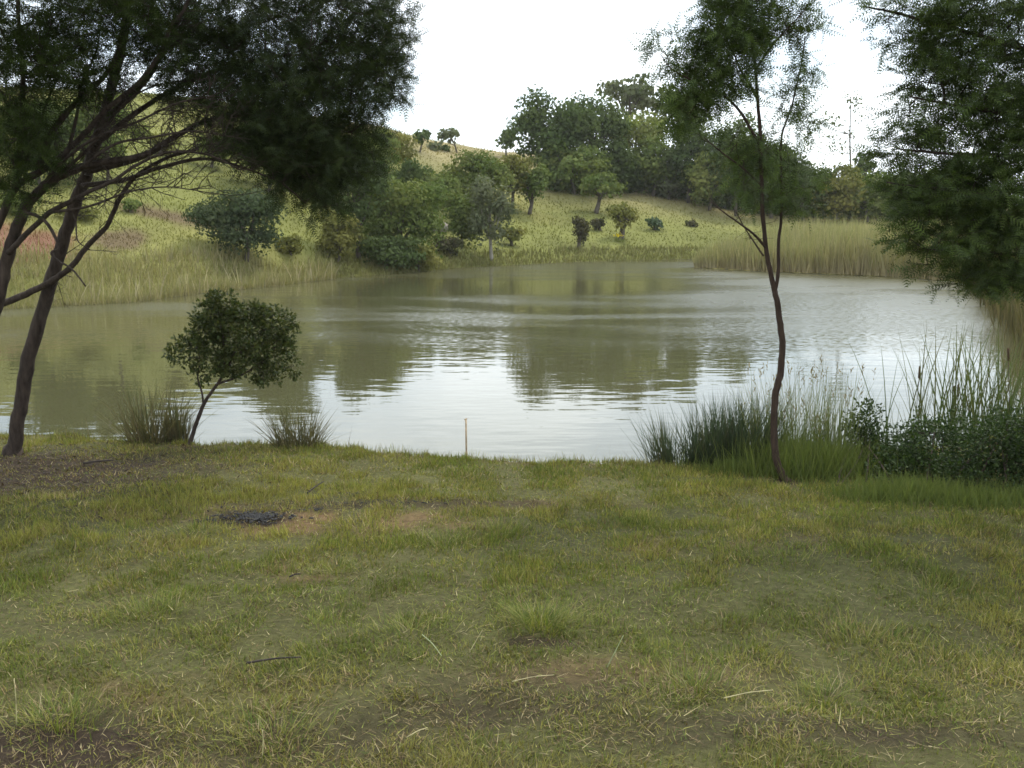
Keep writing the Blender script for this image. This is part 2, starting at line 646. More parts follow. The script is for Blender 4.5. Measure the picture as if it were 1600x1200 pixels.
def lawn_masks(x, y):
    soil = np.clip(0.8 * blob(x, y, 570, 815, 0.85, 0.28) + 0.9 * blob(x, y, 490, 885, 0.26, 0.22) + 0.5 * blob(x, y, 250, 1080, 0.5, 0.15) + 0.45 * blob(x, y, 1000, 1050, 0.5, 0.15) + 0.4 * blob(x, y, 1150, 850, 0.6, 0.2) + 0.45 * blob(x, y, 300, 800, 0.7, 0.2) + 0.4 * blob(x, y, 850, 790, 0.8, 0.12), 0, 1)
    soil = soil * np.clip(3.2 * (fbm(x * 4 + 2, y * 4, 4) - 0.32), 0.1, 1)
    litter = np.clip(0.8 * blob(x, y, 1228, 752, 0.16, 0.10, 0.6) + 0.8 * blob(x, y, 296, 700, 0.16, 0.10, 0.6) + 0.45 * blob(x, y, 90, 1140, 0.35, 0.2) + 0.25 * blob(x, y, 560, 1120, 0.4, 0.15) + 1.1 * blob(x, y, 40, 735, 1.25, 0.75, 0.8) + 0.7 * blob(x, y, 640, 790, 1.0, 0.12) + 0.42 * blob(x, y, 840, 1080, 0.55, 0.22)  # trunk-base patches are painted contact shade; left patch mixes litter and painted shade
                     + 0.5 * blob(x, y, 250, 1165, 0.8, 0.2) + 0.45 * blob(x, y, 30, 1190, 0.4, 0.2) + 0.25 * blob(x, y, 700, 1110, 0.5, 0.12) + 0.85 * blob(x, y, 848, 1004, 0.16, 0.06, 0.4) + 0.5 * blob(x, y, 1150, 1150, 0.5, 0.12) + 0.45 * blob(x, y, 1500, 1150, 0.4, 0.1) + 0.95 * blob(x, y, 402, 808, 0.24, 0.14, 0.4), 0, 1)  # small patch under the tall tuft paints the shade of its hollow
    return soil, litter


def polar(az, rs, name, mat, colfn):
    A, R = np.meshgrid(az, rs)
    x = R * np.sin(A)
    y = R * np.cos(A)
    z = ground_z(x, y)
    na, nr = len(az), len(rs)
    i, j = np.meshgrid(np.arange(nr - 1), np.arange(na - 1), indexing='ij')
    a = i * na + j
    q = np.stack([a, a + 1, a + na + 1, a + na], -1).reshape(-1, 4)
    mb = MB()
    v = np.stack([x, y, z], -1).reshape(-1, 3)
    mb.add(v, q=q[:, ::-1], c=colfn(v[:, 0], v[:, 1]))
    o = mb.build(name, mat, kind='structure', smooth_=True)
    return o


def lawn_col(x, y):
    soil, litter = lawn_masks(x, y)
    base = np.array([0.095, 0.092, 0.036])
    c = np.tile(base, (len(x), 1))
    n = fbm(x * 1.5, y * 1.5)[:, None]
    c = c * (0.7 + 0.6 * n)
    red = np.array([0.17, 0.105, 0.055])
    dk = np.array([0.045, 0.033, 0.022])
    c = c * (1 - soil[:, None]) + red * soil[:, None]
    c = c * (1 - litter[:, None]) + dk * litter[:, None]  # litter and ash tone, with painted shade at trunk bases, tuft and left trees
    s = pond_sd(x, y)
    e = (1 - smooth(np.abs(s) / 0.35))[:, None]
    c = c * (1 - e) + np.array([0.10, 0.065, 0.04]) * e
    return c


def hill_col(x, y):
    n1 = fbm(x * 0.08, y * 0.08)[:, None]
    n2 = fbm(x * 0.5, y * 0.25 + 9)[:, None]
    g = np.array([0.150, 0.156, 0.045])
    yv = np.array([0.225, 0.205, 0.070])
    f = np.clip((n1 - 0.45) * 5, 0, 1)
    f = f * (0.45 + 0.55 * smooth((uvpx(x, y) - 380) / 350)[:, None])
    c = g * (1 - f) + yv * f
    c = c * (0.65 + 0.7 * n2)
    u = uvpx(x, y)
    d = y
    up = smooth((d - 68) / 18)[:, None] * smooth((u - 300) / 250)[:, None]
    c = c * (1 - up) + np.array([0.235, 0.20, 0.10]) * (0.75 + 0.5 * n2) * up

    def patch(px, py, rx, ry, col, c):
        h = hit(px, py)
        dd = np.sqrt(((x - h[0]) / rx) ** 2 + ((y - h[1]) / ry) ** 2) + 0.8 * (fbm(x * 0.9, y * 0.9) - 0.5)
        k = (1 - smooth((dd - 0.7) / 0.5))[:, None]
        return c * (1 - k) + np.array(col) * k
    for px, py, rx, ry in ((20, 388, 1.7, 2.6), (-70, 385, 3, 4), (70, 378, 1.1, 1.2), (185, 379, 0.9, 1.6), (255, 336, 2.4, 0.9), (70, 395, 1.2, 0.8)):
        c = patch(px, py, rx, ry, (0.17, 0.088, 0.055) if px < 150 else (0.12, 0.09, 0.048), c)
    return c


az1 = np.concatenate([np.linspace(-math.pi, -rad(50), 50)[:-1], np.linspace(-rad(50), rad(50), 340), np.linspace(rad(50), math.pi, 50)[1:]])
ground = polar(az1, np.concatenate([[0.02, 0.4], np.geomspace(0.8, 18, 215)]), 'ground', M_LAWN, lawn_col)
ground['label'] = 'patchy mown lawn sloping down to the pond bank'
az2 = np.concatenate([np.linspace(-math.pi, -rad(48), 40)[:-1], np.linspace(-rad(48), rad(48), 330), np.linspace(rad(48), math.pi, 40)[1:]])
hill = polar(az2, np.geomspace(18, 240, 175), 'hillside', M_HILL, hill_col)
hill['label'] = 'grassy hillside rising beyond the pond'

mb = MB()
x0, x1, y0, y1 = -48, 42, 6.5, 72
mb.add([(x0, y0, ZW), (x1, y0, ZW), (x1, y1, ZW), (x0, y1, ZW)], q=[(0, 1, 2, 3)])
water = mb.build('pond_water', water_mat(), kind='structure')
water['label'] = 'murky green pond water reflecting the white sky'

# thin summer haze between the camera and the far bank
hm_, hn_, ho_ = new_mat('thin_haze')
pv = hn_.nodes.new('ShaderNodeVolumePrincipled')
pv.inputs['Color'].default_value = (1.0, 0.99, 0.96, 1)
pv.inputs['Density'].default_value = 0.00028
hn_.links.new(pv.outputs['Volume'], ho_.inputs['Volume'])
mb = MB()
mb.add(np.array([(a, b, c) for c in (-9.4, 18.0) for b in (-243, 243) for a in (-243, 243)], float),
       q=[(0, 2, 3, 1), (4, 5, 7, 6), (0, 1, 5, 4), (2, 6, 7, 3), (0, 4, 6, 2), (1, 3, 7, 5)])
o = mb.build('haze', hm_, kind='stuff')
tag(o, 'thin pale haze over the pond and hillside', 'haze')

# ------------------------------------------------------------------ far trees
# leaf clump: a small folded diamond
LC_V = np.array([(0, 0, 0), (-0.42, 0.45, 0.12), (0.42, 0.5, 0.1), (0.05, 1.0, -0.08)])
LC_T = np.array([(0, 2, 1), (1, 2, 3)])

DARK = [(0.036, 0.056, 0.023), (0.05, 0.072, 0.028), (0.064, 0.086, 0.034)]
MID = [(0.045, 0.068, 0.022), (0.065, 0.088, 0.028), (0.085, 0.10, 0.034)]
LIGHT = [(0.08, 0.105, 0.034), (0.105, 0.13, 0.042), (0.13, 0.14, 0.05)]
GREY = [(0.055, 0.07, 0.042), (0.075, 0.09, 0.055), (0.09, 0.10, 0.065)]
OLIVE = [(0.065, 0.075, 0.024), (0.09, 0.095, 0.032), (0.12, 0.118, 0.04)]
BROWN = [(0.06, 0.055, 0.03), (0.085, 0.075, 0.042), (0.07, 0.075, 0.035)]

DARK, MID, LIGHT, GREY, OLIVE = [[(k[0] * f * 1.06, k[1] * f, k[2] * f * 0.88) for k in p] for p, f in ((DARK, 1.45), (MID, 1.7), (LIGHT, 1.6), (GREY, 1.5), (OLIVE, 1.6))]


def far_tree(name, base_px, crown, pal, label, cat='tree', group=None, bark=None, lobes=13, leaf_px=4.0, dens=1.0, trunk_px=5, flat=1.0, seed=0, dY=0.0, skirts=False, base=None):
    """crown = (px, py, rx, ry) in photo pixels at the tree's own distance"""
    r = np.random.default_rng(seed + 100)
    b = hit(*base_px) if base is None else base
    Y = b[1] + dY
    b = np.array([b[0] * Y / b[1], Y, 0])
    b[2] = float(ground_z(b[0], b[1])) - 0.05
    m = Y / FPX
    cx, cy, rx, ry = crown
    rx, ry = rx * 1.16, ry * 1.14
    C = P(cx, cy, Y)
    RX, RZ = rx * m, ry * m
    RY = RX * 0.85
    t = thing(name, b, label, cat, group)
    # lobes
    k = lobes
    # golden-angle spread so the lobes cover the whole crown, jittered
    ii = (np.arange(k) + 0.5) / k
    ph = np.arange(k) * 2.39996 + r.uniform(0, 6.28)
    cz = 1 - 1.85 * ii
    d = np.stack([np.sqrt(np.maximum(0, 1 - cz * cz)) * np.cos(ph), np.sqrt(np.maximum(0, 1 - cz * cz)) * np.sin(ph), cz], 1)
    d = norm(d + 0.3 * r.standard_normal((k, 3)))
    rl = r.uniform(0.30, 0.50, k)
    lc = C + d * (np.array([RX, RY, RZ]) * (1.06 - rl)[:, None]) * r.uniform(0.75, 1.08, (k, 1))
    lc[0] = C
    rl[0] = 0.68
    lr = rl[:, None] * np.array([RX, RY, RZ])
    nleaf = int(np.clip(rx * ry * math.pi / (leaf_px ** 2) * 8.5 * dens, 60, 11000))
    li = r.choice(k, nleaf, p=rl ** 2 / (rl ** 2).sum())
    dd = norm(r.standard_normal((nleaf, 3)))
    dd[:, 2] = np.where(r.random(nleaf) < 0.72, np.abs(dd[:, 2]), dd[:, 2])
    rr_ = r.random((nleaf, 1)) ** 0.35 * (1 + 0.11 * r.standard_normal((nleaf, 1)))
    pos = lc[li] + dd * lr[li] * rr_
    pos[:, 2] = np.maximum(pos[:, 2], b[2] + 0.05 + 0.1 * r.random(nleaf))
    out = norm(dd + 0.5 * r.standard_normal((nleaf, 3)))
    along = norm(np.cross(out, r.standard_normal((nleaf, 3))) + np.array([0, 0, -0.25]))
    lcol = mixcol(r, k, pal, 0.1)
    col = lcol[li] * 0.6 + mixcol(r, nleaf, pal, 0.12) * 0.4
    mbc = MB()
    scatter(mbc, LC_V, LC_T, pos, along, out, leaf_px * m * r.uniform(0.5, 1.7, nleaf), col)
    # trunk and limbs
    mbt = MB()
    tr = trunk_px * m * 0.5
    top = C + np.array([0, 0, 0.1 * RZ])
    mid = (b + top) / 2 + np.array([r.uniform(-0.08, 0.08) * RX, 0, 0])
    if abs(cx - base_px[0]) > rx * 0.3:
        mid = b + (top - b) * np.array([0.3, 0.3, 0.5])
    pts = spline([b, mid, top], 5)
    tube(mbt, pts, np.linspace(tr * 1.15, tr * 0.4, len(pts)), 6, rough=0.2, r=r)
    for q in range(min(7, k)):
        s = pts[int(len(pts) * r.uniform(0.35, 0.8))]
        e = lc[q] + np.array([0, 0, lr[q, 2] * 0.3])
        mm = (s + e) / 2 + np.array([0, 0, -0.1 * RZ])
        pp = spline([s, mm, e], 3)
        tube(mbt, pp, np.linspace(tr * 0.55, tr * 0.15, len(pp)), 5)
    mbt.build('trunk', bark or M_BARKF, t, smooth_=True)
    mbc.build('crown', M_FAR, t)
    return t


TR = 'trees on the far hillside'
CL = 'trees of the dark clump on the slope'
SH = 'trees along the far shore'
FT = [
    # name, base pixel, crown, palette, label, options
    ('tree', (596, 268), (607, 232, 42, 31), OLIVE, 'round olive tree on the hillside just right of the big dark crown', dict(group=TR)),
    ('tree', (656, 238), (659, 214, 15, 13), DARK, 'left one of two small dark trees on the hill crest', dict(group=TR, lobes=6, leaf_px=5, dens=0.8, trunk_px=3)),
    ('tree', (714, 240), (701, 211, 17, 13), GREY, 'small grey-green tree on the crest with a trunk leaning left', dict(group=TR, lobes=6, leaf_px=5, dens=0.7, trunk_px=3)),
    ('bush', (677, 236), (677, 229, 13, 7), GREY, 'low wide bush on the crest between the two small trees', dict(cat='bush', lobes=5, leaf_px=5, trunk_px=2)),
    ('bush', (695, 237), (694, 231, 7, 6), DARK, 'tiny dark bush on the crest beside the leaning tree', dict(cat='bush', lobes=4, leaf_px=4, trunk_px=2)),
    ('tree', (791, 246), (792, 218, 13, 20), DARK, 'small narrow tree on the skyline at the left edge of the clump', dict(group=CL, lobes=7, leaf_px=5, trunk_px=3)),
    ('tree', (985, 280), (985, 152, 48, 34), GREY, 'tall grey-green gum rising highest behind the clump', dict(group=CL, lobes=12, leaf_px=6, dens=0.75, trunk_px=6, dY=6)),
    ('tree', (1065, 290), (1062, 178, 46, 42), MID, 'tall green tree behind the slender sapling crown', dict(group=CL, lobes=11, dY=4)),
    ('tree', (866, 296), (862, 205, 62, 56), DARK, 'big dark round-topped tree forming the left end of the clump', dict(group=CL, lobes=16, trunk_px=8)),
    ('tree', (925, 297), (925, 206, 52, 54), DARK, 'dark bulky tree second from the left in the clump', dict(group=CL, lobes=14, trunk_px=8)),
    ('tree', (990, 296), (992, 212, 46, 40), LIGHT, 'yellow-green broad tree topping the middle of the clump', dict(group=CL, lobes=12)),
    ('tree', (900, 305), (892, 266, 62, 42), MID, 'low dark green tree skirting the front of the clump on the left', dict(group=CL, lobes=14)),
    ('tree', (962, 303), (962, 262, 42, 40), DARK, 'dark tree in front of the yellow-green tree', dict(group=CL, lobes=12)),
    ('tree', (1020, 307), (1022, 260, 46, 42), MID, 'rounded mid-green tree at the lower edge of the clump above the grass', dict(group=CL, lobes=12)),
    ('tree', (1045, 312), (1046, 292, 24, 20), GREY, 'small pale green tree hanging over the grass below the clump', dict(group=CL, lobes=8)),
    ('tree', (1075, 318), (1078, 246, 46, 55), DARK, 'dark gloomy tree deep in the clump left of the sapling', dict(group=CL, lobes=12)),
    ('tree', (1108, 330), (1110, 280, 42, 42), LIGHT, 'pale green rounded tree left of the sapling trunk', dict(group=CL, lobes=12)),
    ('tree', (1150, 338), (1150, 250, 50, 66), DARK, 'dark tree directly behind the sapling stems on the left', dict(group=CL, lobes=12)),
    ('tree', (1205, 342), (1205, 268, 50, 58), DARK, 'dark tree filling the gap between the sapling stems', dict(group=CL, lobes=12)),
    ('tree', (1255, 345), (1258, 292, 45, 48), DARK, 'dark tree just right of the sapling behind the reeds', dict(group=CL, lobes=12)),
    ('tree', (1306, 347), (1306, 304, 46, 42), OLIVE, 'olive tree behind the reeds below the sparse gum', dict(group=CL, lobes=12)),
    ('tree', (1356, 347), (1358, 306, 45, 42), MID, 'mid-green tree behind the reeds at the tip of the drooping branch', dict(group=CL, lobes=12)),
    ('tree', (1415, 348), (1418, 306, 52, 46), DARK, 'dark tree behind the reeds mostly hidden by drooping wattle branches', dict(group=CL, lobes=12)),
    ('tree', (1480, 350), (1482, 310, 52, 46), MID, 'tree behind the reeds seen through the right hand wattle foliage', dict(group=CL, lobes=12)),
    ('tree', (1352, 346), (1350, 262, 17, 24), DARK, 'small dark treetop poking up behind the row right of the gum', dict(group=CL, lobes=10, leaf_px=4, dY=6)),
    ('tree', (645, 330), (648, 285, 34, 36), DARK, 'dark tree standing behind the big shore tree', dict(group=TR, lobes=10)),
    ('tree', (700, 310), (706, 288, 26, 26), DARK, 'small dark tree between the shore trees and the dry grass slope', dict(group=TR, lobes=8)),
    ('tree', (745, 340), (746, 285, 48, 46), MID, 'leafy green tree on the slope behind the pale-trunked tree', dict(group=TR, lobes=13)),
    ('tree', (800, 330), (795, 275, 40, 36), OLIVE, 'olive tree on the slope below the left end of the clump', dict(group=TR, lobes=10)),
    ('tree', (827, 336), (832, 288, 31, 32), MID, 'small tree with a bare bent trunk at the edge of the open slope', dict(group=TR, lobes=9, trunk_px=6)),
    ('tree', (931, 334), (937, 291, 34, 22), MID, 'flat-topped umbrella tree alone on the open slope', dict(group=TR, lobes=10, trunk_px=7)),
    ('tree', (970, 375), (975, 338, 27, 23), OLIVE, 'small leaning tree low on the open slope with a dark trunk', dict(group=TR, lobes=8, dens=0.75, trunk_px=9)),
    ('bush', (904, 388), (908, 358, 15, 24), BROWN, 'dark ragged half-dead shrub low on the open slope', dict(cat='bush', lobes=9, dens=0.8, leaf_px=3.6, trunk_px=6)),
    ('bush', (1023, 360), (1023, 350, 12, 11), [(0.07, 0.10, 0.058), (0.085, 0.115, 0.07)], 'round blue-green bush alone in the sunny grass', dict(cat='bush', lobes=6, leaf_px=4.5)),
    ('bush', (1081, 354), (1081, 349, 10, 5), BROWN, 'tiny brownish bush in the grass near the clump', dict(cat='bush', lobes=4, leaf_px=4, trunk_px=2)),
    ('bush', (938, 362), (934, 350, 13, 12), BROWN, 'dull brown low shrub between the ragged shrub and the umbrella tree', dict(cat='bush', lobes=5, dens=0.7)),
    ('tree', (636, 408), (622, 338, 74, 66), MID, 'large spreading shore tree left of centre with foliage to the water', dict(group=SH, lobes=20, trunk_px=9, dens=1.0)),
    ('bush', (605, 422), (600, 395, 62, 30), DARK, 'dark undergrowth bush at the waterline under the large shore tree', dict(cat='bush', group=SH, lobes=12)),
    ('bush', (528, 415), (528, 370, 38, 45), OLIVE, 'olive bush on the shore between the large tree and the big dark crown', dict(cat='bush', group=SH, lobes=10)),
    ('tree', (768, 409), (766, 335, 36, 58), GREY, 'airy tree on the shore with a thin pale trunk', dict(group=SH, lobes=14, dens=0.7, bark=M_BARKP, trunk_px=6)),
    ('bush', (705, 400), (700, 385, 24, 20), BROWN, 'brownish bush on the bank between the large tree and the pale trunk', dict(cat='bush', lobes=6, dens=0.7)),
    ('tree', (385, 408), (375, 352, 78, 52), [(0.04, 0.058, 0.03), (0.055, 0.075, 0.036), (0.075, 0.09, 0.045)], 'broad grey-green shrubby tree on the left shore under the dark crown', dict(group=SH, lobes=16, trunk_px=8)),
    ('bush', (204, 332), (205, 321, 13, 13), MID, 'small dark bush alone on the hillside behind the left trunks', dict(cat='bush', lobes=6)),
    ('bush', (455, 400), (450, 385, 24, 20), OLIVE, 'low olive bush right of the broad grey-green shrub tree', dict(cat='bush', lobes=6)),
    ('tree', (560, 405), (556, 300, 52, 70), DARK, 'tall dark shore tree standing just right of the low tip of the dark crown', dict(group=SH, lobes=14, trunk_px=8)),
    ('tree', (590, 330), (575, 245, 46, 44), MID, 'green hillside tree between the dark crown and the round olive tree', dict(group=TR, lobes=11)),
    ('tree', (672, 350), (684, 305, 34, 38), MID, 'green tree filling the gap right of the large shore tree', dict(group=TR, lobes=10)),
    ('tree', (722, 385), (722, 340, 34, 44), MID, 'leafy tree at the shore left of the pale trunk', dict(group=SH, lobes=10)),
    ('bush', (800, 385), (798, 366, 22, 16), OLIVE, 'low olive bush at the shore right of the pale trunk', dict(cat='bush', lobes=6, dens=0.8)),
    ('bush', (655, 424), (655, 402, 36, 22), OLIVE, 'olive waterline bush right of the dark undergrowth', dict(cat='bush', lobes=7)),
    ('tree', (60, 290), (62, 218, 62, 72), DARK, 'large dark hillside tree half hidden behind the left canopy', dict(group=TR, lobes=14, trunk_px=8)),
    ('tree', (168, 285), (165, 205, 52, 62), MID, 'green hillside tree seen through the crossing left limbs', dict(group=TR, lobes=12)),
    ('tree', (420, 300), (420, 232, 60, 70), DARK, 'dark hillside tree hidden behind the big dark crown', dict(group=TR, lobes=13)),
    ('bush', (120, 345), (120, 332, 30, 16), OLIVE, 'olive scrub bush above the red earth patch', dict(cat='bush', lobes=7)),
    ('bush', (25, 335), (25, 318, 36, 22), MID, 'green scrub bush above the left end of the red earth', dict(cat='bush', lobes=7)),
    ('tree', (480, 300), (482, 262, 42, 36), MID, 'hillside tree half hidden behind the low tip of the dark crown', dict(group=TR, lobes=10)),
    ('tree', (330, 262), (332, 236, 30, 24), MID, 'hillside tree seen through bare twigs above the grey-green shrub', dict(group=TR, lobes=8)),
    ('tree', (250, 240), (252, 222, 22, 17), OLIVE, 'small hillside tree seen between the bare twigs', dict(group=TR, lobes=7)),
]
for i, (nm, bp, cw, pal, lab, kw) in enumerate(FT):
    far_tree(nm, bp, cw, pal, lab, seed=i * 7, **kw)

# tangled undergrowth filling the foot of the clump
r = np.random.default_rng(77)
n = 30000
u = r.uniform(850, 1560, n)
yb = np.interp(u, [850, 960, 1040, 1110, 1200, 1300, 1560], [302, 303, 306, 324, 338, 344, 346])
ub = np.arange(850, 1561, 10)
hb = np.array([hit(a, np.interp(a, [850, 960, 1040, 1110, 1200, 1300, 1560], [302, 303, 306, 324, 338, 344, 346]), 40)[1] for a in ub])
yd = np.interp(u, ub, hb) + np.abs(r.normal(0, 2.2, n)) + 0.3
xd = (u - 800) / FPX * CT * yd
hh = (0.5 + 3.0 * fbm(xd * 0.28, yd * 0.28, 3)) * (1 + 0.1 * (yd - np.interp(u, ub, hb)).clip(0, 4))
pos = np.stack([xd, yd, ground_z(xd, yd) + hh * r.random(n) ** 0.7], 1)
out = norm(r.standard_normal((n, 3)) + np.array([0, -0.5, 0.7]))
cc = mixcol(r, n, DARK + MID[:2], 0.1) * (0.8 + 0.5 * fbm(xd * 0.5, yd * 0.5)[:, None])
mb = MB()
scatter(mb, LC_V, LC_T, pos, np.cross(out, r.standard_normal((n, 3))), out, r.uniform(0.18, 0.38, n), cc)
o = mb.build('undergrowth', M_FAR, kind='stuff')
tag(o, 'tangled dark undergrowth along the foot of the tree clump', 'undergrowth')

# tall sparse gum against the sky
r = np.random.default_rng(55)
b = hit(1329, 340)
b = np.array([P(1329, 345, 88)[0], 88.0, 0])
b[2] = float(ground_z(b[0], b[1]))
gum = thing('tree', b, 'tall spindly gum with scattered leaf tufts against the white sky', 'tree', CL)
mbt, mbc = MB(), MB()
stem = spline([b, P(1329, 262, 88), P(1328, 210, 88), P(1330, 150, 88)], 5)
tube(mbt, stem, np.linspace(0.11, 0.03, len(stem)), 6)
for (tx, ty, n) in ((1330, 152, 26), (1340, 160, 16), (1296, 182, 14), (1308, 192, 14), (1278, 193, 14), (1262, 205, 18), (1258, 222, 16), (1302, 216, 16), (1310, 228, 18), (1300, 236, 10), (1330, 206, 10), (1322, 215, 8), (1345, 175, 10), (1270, 185, 10)):
    c = P(tx, ty, 88 + r.uniform(-1, 1))
    s = stem[np.argmin(np.abs(stem[:, 2] - (c[2] - 1.0)))]
    pp = spline([s, (s + c) / 2 + np.array([0, 0, -0.2]), c], 3)
    tube(mbt, pp, np.linspace(0.03, 0.012, len(pp)), 4)
    n = int(n * 2.2)
    pos = c + r.standard_normal((n, 3)) * np.array([0.36, 0.36, 0.27])
    scatter(mbc, LC_V, LC_T, pos, r.standard_normal((n, 3)) + np.array([0, 0, -0.8]), r.standard_normal((n, 3)), r.uniform(0.15, 0.34, n), mixcol(r, n, GREY), 0.8)
mbt.build('trunk', M_BARKF, gum, smooth_=True)
mbc.build('crown', M_FAR, gum)

# pale boulder between the shore trees, and the yellow flowering plant
def boulder(px, py, size, label):
    r = np.random.default_rng(int(px))
    b = hit(px, py)
    n, k = 10, 7
    v, q = [], []
    for i in range(k + 1):
        th = math.pi * i / k
        for j in range(n):
            ph = 2 * math.pi * j / n
            s = 1 + 0.18 * math.sin(3 * ph + i) + 0.12 * r.standard_normal()
            v.append((math.sin(th) * math.cos(ph) * s * size, math.sin(th) * math.sin(ph) * s * size * 0.8, math.cos(th) * size * 0.75 + size * 0.3))
    for i in range(k):
        for j in range(n):
            q.append((i * n + j, (i + 1) * n + j, (i + 1) * n + (j + 1) % n, i * n + (j + 1) % n))
    mb = MB()
    mb.add(np.array(v) + b, q=q)
    o = mb.build('boulder', M_ROCK)
    tag(o, label, 'boulder')


boulder(686, 362, 0.55, 'pale boulder on the bank right of the large shore tree')

r = np.random.default_rng(4)
b = hit(966, 378)
fl = thing('flowering_plant', b, 'small yellow flowering plant at the foot of the leaning tree', 'plant')
mb = MB()
n = 60
blades(mb, b + r.standard_normal((n, 3)) * np.array([0.15, 0.15, 0]), r.uniform(0, 6.28, n), r.uniform(0, 0.5, n), r.uniform(0, 0.5, n), r.uniform(0.2, 0.5, n), np.full(n, 0.04), mixcol(r, n, LIGHT), mixcol(r, n, LIGHT), 2)
mb.build('leaves', M_GRASS, fl)
mb = MB()
n = 40
scatter(mb, LC_V, LC_T, b + np.array([0, 0, 0.42]) + r.standard_normal((n, 3)) * np.array([0.14, 0.14, 0.06]), r.standard_normal((n, 3)), r.standard_normal((n, 3)), np.full(n, 0.1), np.tile(np.array([0.65, 0.5, 0.03]), (n, 1)))
mb.build('flowers', M_GRASS, fl, kind='stuff')

# ------------------------------------------------------------------ hill grass, reeds and shore sedges (nobody could count them)
r = np.random.default_rng(21)
N = 150000
u = r.uniform(-250, 1700, N)
yy = np.exp(r.uniform(math.log(27), math.log(140), N))
xx = (u - 800) / FPX * CT * yy
s = pond_sd(xx, yy)
k = s > 0.1
xx, yy = xx[k], yy[k]
z = ground_z(xx, yy)
n = len(xx)
hc = hill_col(xx, yy)
hn = fbm(xx * 0.35, yy * 0.35)
c0 = hc * r.uniform(0.8, 1.05, (n, 1))
c1 = hc * r.uniform(0.9, 1.2, (n, 1)) * np.array([1.06, 1.0, 0.95])
mb = MB()
blades(mb, np.stack([xx, yy, z], 1), r.uniform(0, 6.28, n), r.uniform(0, 0.5, n), r.uniform(0, 0.8, n), r.uniform(0.08, 0.22, n) * (0.3 + hn), yy / FPX * r.uniform(1.0, 2.0, n), c0, c1, 1, face=r.uniform(-0.6, 0.6, n))
o = mb.build('hill_grass', M_GRASS, kind='stuff')
tag(o, 'rough yellow-green grass covering the far hillside', 'grass')


def reed_bed(name, label, polyfn, N, hts, wid, base_c, top_c, seed, lean=0.12, nseg=2):
    r = np.random.default_rng(seed)
    x, y = polyfn(r, N)
    z = np.maximum(ground_z(x, y), ZW - 0.1)
    n = len(x)
    hh = hts(x, y, r)
    mb = MB()
    blades(mb, np.stack([x, y, z], 1), r.uniform(0, 6.28, n), np.abs(r.normal(0, lean, n)), np.abs(r.normal(0, lean * 2, n)), hh, wid(y, r), mixcol(r, n, base_c), mixcol(r, n, top_c), nseg, face=r.uniform(-0.7, 0.7, n))
    o = mb.build(name, M_REED, kind='stuff')
    tag(o, label, 'reeds')


def right_bed(r, N):
    u = r.uniform(1088, 1640, N)
    f = np.interp(u, [1088, 1200, 1300, 1400, 1500, 1560, 1640], [50.5, 46.5, 44.5, 42.5, 39.8, 32, 24])
    y = f + (r.random(N) ** 1.6) * np.interp(u, [1088, 1110, 1200, 1640], [1.5, 6, 16, 16])
    return (u - 800) / FPX * CT * y, y


reed_bed('reed_bed', 'pale tall reed bed standing in the water on the right far shore', right_bed, 15000,
         lambda x, y, r: r.uniform(0.8, 2.35, len(x)) * (0.6 + 0.8 * fbm(x * 0.7, y * 0.7, 3)) * np.interp(uvpx(x, y), [1088, 1130, 1210, 1290], [0.38, 0.55, 0.85, 1.0]), lambda y, r: y / FPX * r.uniform(1.0, 2.2, len(y)),
         [(0.31, 0.25, 0.14), (0.38, 0.31, 0.18), (0.24, 0.20, 0.11)], [(0.18, 0.20, 0.075), (0.24, 0.23, 0.105), (0.31, 0.28, 0.15)], 31)


def left_bed(r, N):
    u = r.uniform(-350, 520, N)
    y = np.interp(u, [-350, 0, 100, 200, 300, 400, 480, 520], [26.2, 27.8, 28.8, 30, 33.2, 36.2, 39.6, 41.5]) - 0.4 + (r.random(N) ** 1.4) * np.interp(u, [-350, 300, 520], [5.5, 4.5, 2.0])
    return (u - 800) / FPX * CT * y, y


reed_bed('reed_bed', 'yellow-green reed fringe with dry stalks along the left far shore', left_bed, 10000,
         lambda x, y, r: r.uniform(0.3, 0.95, len(x)) * (0.2 + 1.3 * fbm(x * 0.6, y * 0.6)), lambda y, r: y / FPX * r.uniform(0.9, 2.0, len(y)),
         [(0.24, 0.20, 0.11), (0.32, 0.27, 0.16), (0.18, 0.16, 0.075)], [(0.19, 0.20, 0.06), (0.25, 0.23, 0.09), (0.33, 0.29, 0.16)], 32, 0.22)


def mid_shore(r, N):
    u = r.uniform(490, 1110, N)
    pts = np.array([(480, 437), (560, 431), (640, 426), (700, 419), (800, 414), (900, 409), (1000, 406), (1110, 404)])
    py = np.interp(u, pts[:, 0], pts[:, 1])
    y = np.array([(CAM_Z - ZW) / -ray(0, p)[2] * ray(0, p)[1] for p in py]) + r.uniform(-0.5, 2.2, N)
    return (u - 800) / FPX * CT * y, y


reed_bed('shore_sedge', 'dark green sedges fringing the middle of the far shore', mid_shore, 4500,
         lambda x, y, r: r.uniform(0.12, 0.42, len(x)), lambda y, r: y / FPX * r.uniform(1.0, 2.0, len(y)),
         [(0.12, 0.12, 0.045), (0.17, 0.15, 0.07)], [(0.14, 0.15, 0.046), (0.19, 0.19, 0.06), (0.25, 0.22, 0.1)], 33, 0.25)

def right_bank(r, N):
    t = r.random(N) ** 0.8 * 4
    pts = np.array([on_water(*p) for p in ((1655, 600), (1625, 550), (1585, 505), (1552, 470), (1524, 449))])
    i = np.minimum(t.astype(int), 3)
    f = (t - i)[:, None]
    p = pts[i] * (1 - f) + pts[i + 1] * f
    return p[:, 0] + r.random(N) * 1.4 - 0.25, p[:, 1] + r.normal(0, 0.4, N)


